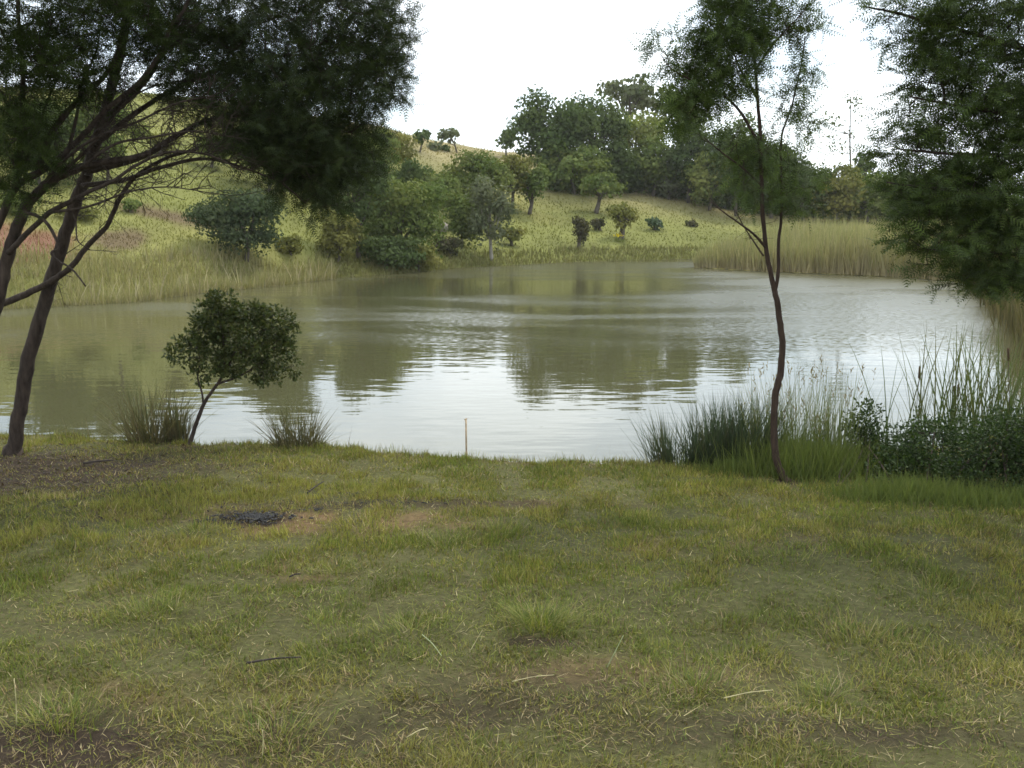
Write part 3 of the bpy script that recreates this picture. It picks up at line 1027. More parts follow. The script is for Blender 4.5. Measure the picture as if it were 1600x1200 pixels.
reed_bed('reed_bed', 'tall brownish reeds lining the right shore behind the cattails', right_bank, 3600,
         lambda x, y, r: r.uniform(0.9, 1.7, len(x)), lambda y, r: y / FPX * r.uniform(1.0, 2.2, len(y)),
         [(0.10, 0.08, 0.045), (0.16, 0.125, 0.07), (0.07, 0.06, 0.035)], [(0.08, 0.09, 0.035), (0.13, 0.115, 0.05), (0.19, 0.15, 0.08)], 35, 0.12)

# a few tall dead stalks standing clear of the left reeds
mb = MB()
r = np.random.default_rng(34)
n = 70
u = r.uniform(60, 520, n)
y = np.interp(u, [0, 100, 200, 300, 400, 520], [27.6, 28.6, 29.8, 33, 36, 41])
x = (u - 800) / FPX * CT * y
bs = np.stack([x, y, np.full(n, ZW - 0.05)], 1)
c = mixcol(r, n, [(0.42, 0.36, 0.24), (0.34, 0.28, 0.18)])
blades(mb, bs, r.uniform(0, 6.28, n), r.uniform(0, 0.25, n), r.uniform(0, 0.8, n), r.uniform(0.5, 1.2, n), np.full(n, 0.035), c, c, 3, face=r.uniform(-0.5, 0.5, n))
o = mb.build('dry_stalks', M_REED, kind='stuff')
tag(o, 'pale dead stalks standing in front of the left reed fringe', 'stalks')

# ------------------------------------------------------------------ near trees
def frond_template(pairs=9):
    v, t = [], []
    v += [(-0.012, 0, 0), (0.012, 0, 0), (0, 1.0, -0.10)]
    t.append((0, 1, 2))
    for i in range(pairs):
        f = 0.12 + 0.86 * i / (pairs - 1)
        L = 0.30 * math.sin(math.pi * (0.18 + 0.75 * f)) + 0.06
        for sgn in (-1, 1):
            k = len(v)
            zz = -0.10 * f * f
            v += [(0, f - 0.038, zz), (0, f + 0.038, zz), (sgn * L * 0.82, f + L * 0.52, zz + 0.03 * math.sin(i * 2.1 + sgn))]
            t.append((k, k + 1, k + 2))
    return np.array(v, float), np.array(t, int)


FR_V, FR_T = frond_template(6)
WATTLE = [(0.020, 0.029, 0.009), (0.030, 0.042, 0.012), (0.050, 0.066, 0.021), (0.038, 0.052, 0.026)]
WATTLE_G = [(0.022, 0.034, 0.009), (0.034, 0.050, 0.012), (0.054, 0.076, 0.018)]

WATTLE_R = [(0.050, 0.075, 0.020), (0.072, 0.104, 0.027), (0.10, 0.136, 0.036), (0.066, 0.09, 0.042)]


def grow(skel, targets):
    """join each target to the nearest grown node; returns parents and descendant counts"""
    nodes = list(skel)
    ns = len(nodes)
    T = np.asarray(targets)
    S = np.asarray(skel)
    d0 = np.min(np.linalg.norm(T[:, None, :] - S[None], axis=2), axis=1)
    order = np.argsort(d0)
    arr = np.zeros((ns + len(T), 3))
    arr[:ns] = S
    par = np.full(len(T), -1)
    ne = ns
    idx = np.zeros(len(T), int)
    for o in order:
        d = np.linalg.norm(arr[:ne] - T[o], axis=1)
        d[:ns] *= 0.8
        p = int(np.argmin(d))
        par[o] = p
        arr[ne] = T[o]
        idx[o] = ne
        ne += 1
    cnt = np.ones(ne)
    for o in order[::-1]:
        cnt[par[o]] += cnt[idx[o]]
    return arr, par, cnt, idx, ns


def wattle_foliage(mbw, mbf, skel, blobs, r, pal, frond=0.12, twigs=3, fr_per=7, rtw=0.0016, droop=0.25, green=None, twl=0.16, flat=1.0):
    """blobs: (px, py, Y, rx px, ry px, depth m, node count, fill)"""
    T, CC, FL = [], [], []
    for (px, py, Y, rx, ry, rd, n, fill) in blobs:
        c = P(px, py, Y)
        m = Y / FPX
        d = norm(r.standard_normal((n, 3))) * (r.random((n, 1)) ** 0.42)
        T.append(c + d * np.array([rx * m, rd, ry * m]))
        CC.append(np.tile(c, (n, 1)))
        FL.append(np.full(n, fill))
    T = np.concatenate(T)
    CC = np.concatenate(CC)
    FL = np.concatenate(FL)
    arr, par, cnt, idx, ns = grow(skel, T)
    a = arr[par]
    ra = rtw * np.minimum(cnt[par], 60) ** 0.45
    rb = rtw * np.minimum(cnt[idx], 60) ** 0.42
    ra = np.where(par < ns, np.minimum(rb * 1.5, 0.02), ra)
    L = np.linalg.norm(T - a, axis=1, keepdims=True)
    bow = r.standard_normal((len(T), 3)) * L * 0.08 + np.array([0, 0, -0.06]) * L
    segtubes(mbw, a, T, ra, rb, bow)
    # sprays
    M = len(T)
    rep = np.repeat(np.arange(M), twigs)
    base = T[rep]
    grow_d = norm(T - a)[rep]
    outd = norm(T - CC)[rep]
    td = norm(0.6 * outd + 0.6 * grow_d + 0.75 * r.standard_normal((len(rep), 3)) + np.array([0, 0, 0.1]))
    td = norm(td * np.array([1, 1, flat]))
    tl = twl * r.uniform(0.5, 1.3, len(rep))
    keep = r.random(len(rep)) < FL[rep]
    base, td, tl = base[keep], td[keep], tl[keep]
    tip = base + td * tl[:, None]
    segtubes(mbw, base, tip, np.full(len(tip), rtw * 0.9), np.full(len(tip), rtw * 0.45), r.standard_normal((len(tip), 3)) * 0.01)
    K = fr_per
    f = (np.arange(K) + 0.6) / K
    pos = base[:, None, :] + (td * tl[:, None])[:, None, :] * f[None, :, None]
    n2 = len(tip)
    ref = norm(np.cross(td, r.standard_normal((n2, 3))))
    ref2 = np.cross(td, ref)
    ph = np.arange(K) * 2.4
    side = ref[:, None, :] * np.cos(ph)[None, :, None] + ref2[:, None, :] * np.sin(ph)[None, :, None]
    side = side * np.array([1, 1, flat])
    fd = 0.75 * side + 0.62 * td[:, None, :] + np.array([0, 0, -droop]) + 0.22 * r.standard_normal((n2, K, 3))
    pos = pos.reshape(-1, 3)
    fd = norm(fd.reshape(-1, 3))
    nn = len(pos)
    up = np.array([0, 0, 1.0]) + 0.7 * r.standard_normal((nn, 3))
    cc = mixcol(r, nn, pal, 0.18)
    scatter(mbf, FR_V, FR_T, pos, fd, up, frond * r.uniform(0.65, 1.3, nn), cc)
    return T


def limb(mb, pix, Ys, r0, r1, n=9, k=5, rough=0.14, r=None, power=1.0):
    pts = [P(p[0], p[1], y) for p, y in zip(pix, np.interp(np.linspace(0, 1, len(pix)), np.linspace(0, 1, len(Ys)), Ys))]
    s = spline(pts, k)
    s = s + (r or rng).standard_normal(s.shape) * r0 * 0.06
    tube(mb, s, r0 + (r1 - r0) * np.linspace(0, 1, len(s)) ** power, n, rough=rough, r=r or rng)
    return s


def bare_twigs(mb, skel, r, n, L, direction, rr=0.004, spread=0.6, subs=3):
    i = r.integers(0, len(skel), n)
    a = skel[i]
    d = norm(np.asarray(direction) + spread * r.standard_normal((n, 3)))
    ll = L * r.uniform(0.4, 1.3, n)
    b_ = a + d * ll[:, None]
    bow = r.standard_normal((n, 3)) * ll[:, None] * 0.1
    segtubes(mb, a, b_, np.full(n, rr), np.full(n, rr * 0.5), bow)
    for q in range(subs):
        f = r.uniform(0.3, 0.95, n)
        s0 = a + (b_ - a) * f[:, None] + bow * (1 - np.abs(2 * f - 1))[:, None]
        d2 = norm(d + 0.8 * r.standard_normal((n, 3)))
        e = s0 + d2 * (ll * r.uniform(0.25, 0.6, n))[:, None]
        segtubes(mb, s0, e, np.full(n, rr * 0.6), np.full(n, rr * 0.25), r.standard_normal((n, 3)) * 0.012)
        f2 = r.uniform(0.3, 0.9, n)
        s1 = s0 + (e - s0) * f2[:, None]
        e1 = s1 + norm(d2 + 0.9 * r.standard_normal((n, 3))) * (ll * r.uniform(0.1, 0.3, n))[:, None]
        segtubes(mb, s1, e1, np.full(n, rr * 0.4), np.full(n, rr * 0.2), 0)


# --- leaning wattle with the big dark crown (left)
r = np.random.default_rng(11)
bp = on_plane(20, 712)
base = np.array([bp[0], bp[1], float(ground_z(*bp)) - 0.03])
YA = base[1]
ta = thing('wattle_tree', base, 'dark wattle with one leaning trunk at the left and a big dark crown', 'tree', 'wattle trees on the near bank')
mb = MB()
trunk = limb(mb, [(19, 718), (24, 690), (31, 640), (45, 560), (68, 480), (86, 418), (106, 352), (121, 310), (136, 268), (150, 220), (166, 168), (181, 110), (194, 50), (201, -10), (210, -90), (230, -200)], [YA, YA - 0.1, YA - 0.3], 0.060, 0.026, 12, r=r)
tube(mb, [base + (0, 0, -0.05), base + (0.0, 0, 0.08), trunk[4]], [0.105, 0.078, 0.058], 12, rough=0.2, r=r)
mb.build('trunk', M_BARK, ta, smooth_=True)
skA = [trunk[20:]]
for pix, ys, r0, r1 in (
        ([(0, 476), (50, 455), (84, 437), (112, 416), (138, 383), (166, 354), (184, 316), (204, 284), (225, 266), (262, 246), (310, 232)], [YA - 0.15, YA - 0.35], 0.027, 0.011),
        ([(137, 266), (175, 258), (225, 243), (275, 212), (325, 188), (380, 180), (440, 190)], [YA - 0.3, YA - 0.6], 0.030, 0.010),
        ([(160, 190), (205, 150), (240, 108), (262, 60), (290, 10), (330, -50), (380, -110)], [YA - 0.3, YA - 0.2], 0.026, 0.010),
        ([(148, 228), (200, 185), (270, 140), (340, 110), (420, 90), (500, 85)], [YA - 0.3, YA - 0.5], 0.022, 0.008),
        ([(128, 290), (190, 282), (250, 262), (320, 248), (380, 262), (440, 285)], [YA - 0.3, YA - 0.7], 0.020, 0.006)):
    mb = MB()
    s = limb(mb, pix, ys, r0, r1, 8, r=r)
    mb.build('branch', M_BARK, ta, smooth_=True)
    skA.append(s[len(s) // 3:])
skA = np.concatenate(skA)
mbw, mbf = MB(), MB()
blobsA = [
    (400, 60, YA - 0.3, 130, 75, 0.7, 120, 1.0), (510, 55, YA - 0.3, 105, 75, 0.7, 120, 1.0), (590, 40, YA - 0.3, 50, 55, 0.5, 45, 0.9),
    (585, 120, YA - 0.4, 42, 55, 0.45, 45, 1.0), (480, 165, YA - 0.5, 110, 70, 0.6, 140, 1.0), (540, 225, YA - 0.5, 48, 55, 0.45, 60, 1.0),
    (400, 200, YA - 0.5, 80, 55, 0.5, 70, 0.9), (475, 265, YA - 0.5, 62, 52, 0.45, 65, 1.0), (500, 312, YA - 0.5, 28, 22, 0.25, 14, 1.0),
    (320, 110, YA - 0.4, 70, 55, 0.5, 70, 0.95), (290, 25, YA - 0.3, 75, 45, 0.5, 60, 0.9), (350, 170, YA - 0.5, 50, 40, 0.4, 28, 0.7), (430, 245, YA - 0.5, 60, 40, 0.4, 45, 0.9),
    (300, -110, YA - 0.2, 260, 90, 1.0, 95, 1.0), (520, -80, YA - 0.2, 130, 70, 0.9, 80, 1.0)]
TA = wattle_foliage(mbw, mbf, skA, blobsA, r, WATTLE, 0.092, 4, 7, droop=0.05, flat=0.75)
bare_twigs(mbw, skA[: len(skA)], r, 110, 0.32, (0.75, -0.05, 0.25), 0.0042, 0.5, 3)
mbw.build('twigs', M_BARK, ta, kind='stuff', smooth_=True)
mbf.build('crown', M_LEAF, ta, kind='stuff')

# --- second wattle, stems entering from the left frame edge
r = np.random.default_rng(12)
YB = YA - 0.9
bb = on_plane(-75, 740)
base = np.array([bb[0], bb[1], float(ground_z(*bb)) - 0.03])
YB = base[1]
tb = thing('wattle_tree', base, 'dark wattle whose bare limbs fan in from beyond the left edge', 'tree', 'wattle trees on the near bank')
mb = MB()
trunk = limb(mb, [(-78, 745), (-72, 690), (-50, 600), (-22, 520), (0, 455), (14, 395), (36, 330), (55, 306), (84, 280), (126, 262), (184, 250), (226, 242), (262, 224)], [YB, YB, YB - 0.2], 0.062, 0.016, 12, r=r)
tube(mb, [base + (0, 0, -0.05), base + (0.0, 0, 0.08), trunk[4]], [0.1, 0.08, 0.06], 12, rough=0.2, r=r)
mb.build('trunk', M_BARK, tb, smooth_=True)
skB = [trunk[30:]]
for pix, ys, r0, r1 in (
        ([(-20, 400), (0, 345), (25, 292), (70, 264), (108, 233), (138, 203), (167, 170), (216, 130), (250, 84), (267, 42), (291, 8), (310, -60)], [YB - 0.1, YB - 0.1], 0.028, 0.010),
        ([(14, 395), (35, 372), (76, 333), (108, 316), (138, 300), (176, 283), (216, 256), (266, 238), (325, 242), (375, 266)], [YB - 0.1, YB - 0.4], 0.022, 0.005),
        ([(54, 308), (95, 255), (150, 215), (215, 190), (280, 160), (335, 150)], [YB - 0.15, YB - 0.3], 0.014, 0.004),
        ([(84, 280), (130, 240), (165, 200), (195, 160), (240, 135), (300, 125)], [YB - 0.15, YB], 0.013, 0.004),
        ([(126, 262), (180, 225), (235, 215), (300, 205), (350, 212)], [YB - 0.2, YB - 0.4], 0.011, 0.003),
        ([(0, 345), (20, 300), (50, 230), (70, 170), (95, 110), (130, 60)], [YB, YB + 0.2], 0.016, 0.005),
        ([(108, 233), (120, 180), (128, 130), (150, 80), (160, 20)], [YB - 0.1, YB + 0.1], 0.013, 0.005),
        ([(75, 333), (140, 322), (200, 300), (260, 292), (320, 300)], [YB - 0.2, YB - 0.4], 0.010, 0.003),
        ([(60, 262), (84, 204), (124, 155), (165, 116), (190, 60), (200, -20)], [YB - 0.1, YB], 0.026, 0.010),
        ([(25, 290), (32, 230), (35, 160), (36, 100), (30, 40), (26, -40)], [YB - 0.1, YB - 0.3], 0.024, 0.010),
        ([(36, 330), (70, 345), (92, 385), (80, 395), (92, 408), (113, 421), (134, 447)], [YB - 0.2, YB - 0.35], 0.013, 0.005),
        ([(104, 318), (118, 345), (121, 375), (140, 390)], [YB - 0.15, YB - 0.25], 0.008, 0.003)):
    mb = MB()
    s = limb(mb, pix, ys, r0, r1, 8, r=r)
    mb.build('branch', M_BARK, tb, smooth_=True)
    skB.append(s[len(s) // 3:])
skB = np.concatenate(skB[:11])
mbw, mbf = MB(), MB()
blobsB = [
    (40, 50, YB - 0.2, 65, 60, 0.5, 75, 0.9), (100, 105, YB - 0.2, 60, 48, 0.5, 60, 0.9), (25, 235, YB - 0.3, 60, 70, 0.35, 70, 1.0), (10, 140, YB - 0.3, 45, 45, 0.4, 40, 0.9),
    (165, 40, YB - 0.1, 60, 45, 0.4, 40, 0.8), (230, 15, YB - 0.1, 55, 40, 0.4, 34, 0.8), (120, 10, YB, 60, 30, 0.4, 40, 0.9), (160, 140, YB, 45, 30, 0.3, 22, 0.7), (255, 90, YB, 45, 40, 0.3, 20, 0.7),
    (60, -110, YB, 240, 90, 1.0, 150, 1.0), (-120, 60, YB, 100, 160, 0.8, 80, 1.0), (-60, -330, YB - 1.6, 420, 160, 1.3, 130, 1.0), (300, -330, YB - 0.6, 300, 120, 1.3, 90, 1.0),
    (210, 60, YB, 55, 55, 0.4, 16, 0.8)]
wattle_foliage(mbw, mbf, skB, [b[:6] + (int(b[6] * 1.0), b[7]) for b in blobsB], r, WATTLE_G, 0.095, 3, 7, droop=0.05, flat=0.75)
bare_twigs(mbw, skB, r, 300, 0.26, (0.7, -0.1, 0.3), 0.0042, 0.6, 3)
mbw.build('twigs', M_BARK, tb, kind='stuff', smooth_=True)
mbf.build('crown', M_LEAF, tb, kind='stuff')

# --- slender sapling on the right
r = np.random.default_rng(13)
bp = on_plane(1226, 750)
base = np.array([bp[0], bp[1], float(ground_z(*bp)) - 0.02])
YS = base[1]
ts = thing('wattle_tree', base, 'slender wattle sapling with a thin crooked trunk forking above the pond', 'tree', 'wattle trees on the near bank')
mb = MB()
tr_ = limb(mb, [(1227, 754), (1222, 742), (1213, 720), (1209, 671), (1211, 620), (1220, 578), (1222, 535), (1217, 489), (1211, 455)], [YS, YS], 0.029, 0.020, 12, r=r)
tube(mb, [base + (0, 0, -0.04), base + (0.0, 0, 0.03), tr_[3]], [0.06, 0.042, 0.029], 12, rough=0.25, r=r)
mb.build('trunk', M_BARKR, ts, smooth_=True)
skS = []
for pix, ys, r0, r1 in (
        ([(1211, 460), (1204, 425), (1198, 395), (1192, 337), (1189, 262), (1187, 190), (1183, 150), (1180, 105), (1174, 56), (1176, 0), (1180, -80), (1185, -150)], [YS, YS], 0.019, 0.005),
        ([(1211, 458), (1216, 425), (1217, 375), (1221, 337), (1220, 262), (1222, 210), (1236, 170), (1250, 110), (1258, 60)], [YS, YS + 0.1], 0.014, 0.004),
        ([(1195, 385), (1180, 368), (1165, 356), (1137, 336), (1110, 315)], [YS, YS - 0.2], 0.011, 0.003),
        ([(1193, 400), (1176, 375), (1160, 350), (1150, 330)], [YS, YS + 0.15], 0.007, 0.003),
        ([(1187, 225), (1172, 200), (1157, 175), (1138, 155), (1112, 140), (1080, 125), (1050, 108), (1032, 85)], [YS, YS - 0.1], 0.012, 0.003),
        ([(1184, 155), (1170, 130), (1157, 109), (1142, 75), (1120, 50)], [YS, YS + 0.1], 0.011, 0.004),
        ([(1190, 290), (1160, 262), (1130, 240), (1100, 215)], [YS, YS - 0.2], 0.008, 0.003),
        ([(1180, 110), (1200, 80), (1225, 50), (1255, 20)], [YS, YS - 0.1], 0.009, 0.003)):
    mb = MB()
    s = limb(mb, pix, ys, r0, r1, 7, r=r)
    mb.build('branch', M_BARKR, ts, smooth_=True)
    skS.append(s[len(s) // 4:])
skS = np.concatenate(skS)
mbw, mbf = MB(), MB()
blobsS = [
    (1150, 50, YS, 58, 52, 0.28, 46, 1.0), (1130, 100, YS, 55, 45, 0.28, 36, 0.95), (1085, 118, YS, 42, 36, 0.22, 22, 0.85), (1038, 80, YS, 20, 34, 0.12, 8, 0.7),
    (1085, 170, YS, 40, 30, 0.2, 18, 0.9), (1222, 35, YS, 40, 32, 0.22, 22, 0.9), (1255, 105, YS, 24, 28, 0.15, 9, 0.6), (1235, 180, YS, 30, 28, 0.2, 16, 0.8),
    (1215, 235, YS, 40, 40, 0.25, 26, 0.8), (1150, 235, YS, 48, 42, 0.25, 26, 0.75), (1175, 300, YS, 55, 28, 0.25, 22, 0.7), (1235, 295, YS, 40, 38, 0.25, 18, 0.65), (1195, 5, YS, 60, 35, 0.25, 24, 1.0), (1258, 62, YS + 0.1, 20, 22, 0.12, 10, 0.8), (1245, 140, YS + 0.1, 22, 26, 0.15, 9, 0.7),
    (1170, -60, YS, 80, 60, 0.4, 40, 1.0)]
wattle_foliage(mbw, mbf, skS, [b[:6] + (int(b[6] * (1.6 if b[0] < 1180 and b[1] < 200 else 0.75)), b[7]) for b in blobsS], r, WATTLE_R, 0.10, 3, 6, rtw=0.0013, twl=0.13)
bare_twigs(mbw, skS, r, 45, 0.2, (0.3, 0, 0.6), 0.0025, 0.6, 2)
mbw.build('twigs', M_BARKR, ts, kind='stuff', smooth_=True)
mbf.build('crown', M_LEAF, ts, kind='stuff')

# --- drooping wattle on the right, trunk beyond the frame
r = np.random.default_rng(14)
YR = 6.3
bp = on_plane(1800, 800)
base = np.array([bp[0], bp[1], float(ground_z(*bp)) - 0.02])
tr4 = thing('wattle_tree', base, 'drooping wattle hanging its feathery branches in from the right edge', 'tree', 'wattle trees on the near bank')
mb = MB()
trk = limb(mb, [(1800, 805), (1795, 650), (1785, 450), (1770, 250), (1755, 60), (1745, -150)], [base[1], YR], 0.085, 0.03, 12, r=r)
mb.build('trunk', M_BARK, tr4, smooth_=True)
skR = [trk[8:]]
for pix in ([(1778, 360), (1700, 320), (1600, 300), (1500, 298), (1440, 292), (1385, 285)], [(1765, 200), (1680, 120), (1580, 70), (1470, 40), (1400, 20), (1350, 10)],
            [(1770, 260), (1680, 215), (1580, 180), (1490, 165), (1420, 150)], [(1785, 450), (1700, 420), (1610, 400), (1530, 395), (1450, 390)],
            [(1750, 0), (1680, -60), (1600, -60), (1500, -40), (1420, -30)], [(1775, 300), (1690, 270), (1590, 245), (1480, 240), (1400, 232)]):
    mb = MB()
    s = limb(mb, pix, [YR, YR - 0.1], 0.022, 0.005, 7, r=r)
    mb.build('branch', M_BARK, tr4, smooth_=True)
    skR.append(s[len(s) // 4:])
skR = np.concatenate(skR)
mbw, mbf = MB(), MB()
blobsR = [
    (1560, 40, YR, 110, 55, 0.5, 75, 1.0), (1440, 30, YR, 60, 35, 0.3, 26, 0.9), (1385, 12, YR, 40, 18, 0.2, 9, 0.8), (1460, 105, YR, 50, 40, 0.3, 26, 0.95), (1540, 130, YR, 80, 60, 0.45, 60, 1.0),
    (1440, 185, YR, 45, 35, 0.3, 18, 0.85), (1520, 225, YR, 90, 55, 0.45, 55, 0.9), (1420, 240, YR, 42, 28, 0.25, 14, 0.85), (1590, 220, YR, 60, 90, 0.4, 60, 1.0), (1430, 300, YR, 45, 26, 0.25, 18, 0.9),
    (1510, 310, YR, 80, 50, 0.4, 55, 1.0), (1470, 365, YR, 60, 38, 0.3, 32, 1.0), (1560, 390, YR, 70, 50, 0.35, 48, 1.0), (1460, 400, YR, 40, 16, 0.2, 9, 0.9), (1530, 440, YR, 28, 22, 0.2, 9, 0.9),
    (1610, 440, YR, 50, 40, 0.3, 22, 1.0), (1600, 330, YR, 70, 80, 0.4, 55, 1.0), (1700, 150, YR, 110, 260, 0.8, 140, 1.0), (1580, -90, YR, 180, 90, 0.9, 100, 1.0)]
wattle_foliage(mbw, mbf, skR, [b[:6] + (max(4, int(b[6] * 1.2)), b[7]) for b in blobsR], r, WATTLE_R, 0.10, 3, 7, droop=0.10, twl=0.18, flat=0.42)
mbw.build('twigs', M_BARK, tr4, kind='stuff', smooth_=True)
mbf.build('crown', M_LEAF, tr4, kind='stuff')

# --- small round-headed tree by the water, left
OV_V = np.array([(0, 0, 0), (-0.26, 0.32, 0.05), (0.26, 0.32, 0.05), (-0.2, 0.75, 0.03), (0.2, 0.75, 0.03), (0, 1.0, -0.05)])
OV_T = np.array([(0, 2, 1), (1, 2, 4), (1, 4, 3), (3, 4, 5)])
BROADC = [(0.030, 0.044, 0.012), (0.045, 0.062, 0.016), (0.066, 0.082, 0.022), (0.085, 0.088, 0.027)]


def broad_foliage(mbw, mbl, skel, blobs, r, pal, leaf, per, rtw=0.0016, spread=0.07, upb=0.2):
    T, CC = [], []
    for (px, py, Y, rx, ry, rd, n) in blobs:
        c = P(px, py, Y)
        m = Y / FPX
        d = norm(r.standard_normal((n, 3))) * (r.random((n, 1)) ** 0.42)
        T.append(c + d * np.array([rx * m, rd, ry * m]))
        CC.append(np.tile(c, (n, 1)))
    T = np.concatenate(T)
    CC = np.concatenate(CC)
    arr, par, cnt, idx, ns = grow(skel, T)
    a = arr[par]
    rb = rtw * np.minimum(cnt[idx], 60) ** 0.42
    segtubes(mbw, a, T, rb * 1.2, rb, r.standard_normal(T.shape) * 0.012)
    rep = np.repeat(np.arange(len(T)), per)
    td = norm(norm(T - CC)[rep] + 0.9 * r.standard_normal((len(rep), 3)))
    pos = T[rep] + td * spread * r.random((len(rep), 1)) ** 0.6
    n = len(rep)
    scatter(mbl, OV_V, OV_T, pos, td + 0.5 * r.standard_normal((n, 3)), r.standard_normal((n, 3)) + np.array([0, -0.2, 0.9]), leaf * r.uniform(0.6, 1.3, n), mixcol(r, n, pal, 0.15))


r = np.random.default_rng(15)
bp = on_plane(296, 697)
base = np.array([bp[0], bp[1], float(ground_z(*bp)) - 0.02])
YT = base[1]
tsm = thing('small_tree', base, 'small round-headed leafy tree leaning right on the bank by the water', 'tree')
mb = MB()
tr_ = limb(mb, [(294, 700), (301, 678), (310, 652), (320, 628), (334, 608), (352, 580), (370, 545)], [YT, YT], 0.020, 0.010, 9, r=r)
mb.build('trunk', M_BARK, tsm, smooth_=True)
skT = [tr_[15:]]
for pix in ([(318, 632), (315, 612), (309, 590), (312, 560), (305, 530)], [(340, 600), (380, 585), (415, 560), (435, 535)], [(352, 580), (350, 540), (345, 510), (335, 490)]):
    mb = MB()
    s = limb(mb, pix, [YT, YT], 0.010, 0.004, 7, r=r)
    mb.build('branch', M_BARK, tsm, smooth_=True)
    skT.append(s[3:])
skT = np.concatenate(skT)
mbw, mbl = MB(), MB()
broad_foliage(mbw, mbl, skT, [(375, 530, YT, 68, 46, 0.28, 100), (330, 505, YT, 34, 28, 0.2, 32), (298, 545, YT, 28, 20, 0.14, 16), (350, 478, YT, 26, 14, 0.12, 12), (425, 496, YT, 26, 16, 0.15, 14), (440, 542, YT, 22, 22, 0.14, 14), (348, 562, YT, 40, 28, 0.2, 30), (408, 578, YT, 34, 18, 0.16, 18), (272, 553, YT, 9, 6, 0.05, 4), (328, 472, YT, 5, 8, 0.04, 3), (462, 502, YT, 5, 9, 0.04, 3), (388, 488, YT, 30, 18, 0.15, 22), (310, 590, YT, 12, 8, 0.06, 4), (455, 575, YT, 10, 10, 0.06, 4)], r, BROADC, 0.033, 40, spread=0.07)
mbw.build('twigs', M_BARK, tsm, kind='stuff')
mbl.build('crown', M_BROAD, tsm, kind='stuff')

# ------------------------------------------------------------------ bank plants
def bush(base_px, blobs, pal, leaf, per, label, seed, stems=8):
    r = np.random.default_rng(seed)
    bp = on_plane(*base_px)
    base = np.array([bp[0], bp[1], float(ground_z(*bp)) - 0.02])
    t = thing('bush', base, label, 'bush', 'leafy bushes on the right bank')
    mb = MB()
    sk = []
    for i in range(stems):
        bl = blobs[i % len(blobs)]
        e = P(bl[0] + r.uniform(-0.6, 0.6) * bl[3], bl[1] + r.uniform(-0.5, 0.3) * bl[4], bl[2])
        s0 = base + np.array([r.uniform(-0.25, 0.25), r.uniform(-0.1, 0.2), 0])
        pp = spline([s0, (s0 + e) / 2 + r.standard_normal(3) * 0.04, e], 4)
        tube(mb, pp, np.linspace(0.009, 0.003, len(pp)), 5)
        sk.append(pp[2:])
    mb.build('stems', M_BARK, t, smooth_=True)
    mbw, mbl = MB(), MB()
    broad_foliage(mbw, mbl, np.concatenate(sk), blobs, r, pal, leaf, int(per * 1.8), spread=0.12)
    mbw.build('twigs', M_BARK, t, kind='stuff')
    mbl.build('foliage', M_BROAD, t, kind='stuff')


BUSHC = [(0.022, 0.040, 0.011), (0.032, 0.054, 0.014), (0.046, 0.070, 0.019)]
bush((1360, 765), [(1356, 660, 7.7, 16, 26, 0.1, 16), (1350, 700, 7.6, 28, 45, 0.2, 50), (1370, 730, 7.4, 35, 30, 0.2, 35)], BUSHC, 0.027, 24, 'upright leafy bush with a pale sprig on top, at the left end of the thicket', 41)
bush((1440, 775), [(1445, 705, 7.2, 60, 32, 0.35, 85), (1430, 740, 7.0, 66, 34, 0.3, 80), (1475, 672, 7.4, 36, 18, 0.2, 20)], BUSHC, 0.027, 24, 'dense dark bush in the middle of the thicket beside the cattails', 42)
bush((1560, 780), [(1555, 700, 6.9, 70, 38, 0.4, 100), (1540, 748, 6.8, 84, 32, 0.35, 95), (1590, 668, 7.0, 36, 24, 0.25, 30)], BUSHC, 0.027, 24, 'dense dark bush at the right edge of the frame under the drooping wattle', 43)
bush((1680, 790), [(1660, 690, 6.7, 80, 60, 0.4, 80)], BUSHC, 0.027, 24, 'dark bush just outside the right edge below the wattle trunk', 44)


def tussock(name, base_px, n, length, spread, lean, width, c0, c1, label, seed, cat='rushes', group=None, bias=0.0, base=None, seeds=False, lvar=0.5):
    r = np.random.default_rng(seed)
    if base is None:
        bp = on_plane(*base_px)
        base = np.array([bp[0], bp[1], 0])
        base[2] = max(float(ground_z(*bp)), ZW) - 0.02
    t = thing(name, base, label, cat, group)
    a = r.uniform(0, 6.28, n)
    rr = np.sqrt(r.random(n))
    off = np.stack([np.cos(a) * rr * spread, np.sin(a) * rr * spread * 0.6, np.zeros(n)], 1)
    b_ = base + off
    b_[:, 2] = np.maximum(ground_z(b_[:, 0], b_[:, 1]), ZW) - 0.02
    az = a + r.normal(0, 0.8, n)
    ln = np.abs(r.normal(0, lean, n)) * (0.25 + rr)
    L = length * (1 - lvar + lvar * 1.3 * r.random(n)) 
    mb = MB()
    cc0 = mixcol(r, n, c0)
    cc1 = mixcol(r, n, c1)
    blades(mb, b_, az, ln + bias, np.abs(r.normal(0.15, 0.3, n)), L, width * r.uniform(0.6, 1.3, n), cc0, cc1, 4, face=r.uniform(-0.9, 0.9, n))
    mb.build('stems', M_REED, t, kind='stuff')
    if seeds:
        k = r.choice(n, n // 7, replace=False)
        h = np.stack([np.cos(az), np.sin(az), np.zeros(n)], 1)
        tip = b_[k] + L[k][:, None] * (np.sin(ln[k] + 0.08)[:, None] * h[k] + np.cos(ln[k] + 0.08)[:, None] * np.array([0, 0, 1.0])) * 0.93
        m2 = MB()
        for q in range(5):
            scatter(m2, LC_V, LC_T, tip + np.array([0, 0, -0.018 * q]), np.array([0, 0, 1.0]) + 0.45 * r.standard_normal((len(k), 3)), r.standard_normal((len(k), 3)), r.uniform(0.025, 0.05, len(k)), mixcol(r, len(k), [(0.2, 0.15, 0.085), (0.25, 0.2, 0.12)]), 0.28)
        m2.build('seed_heads', M_REED, t, kind='stuff')
    return t


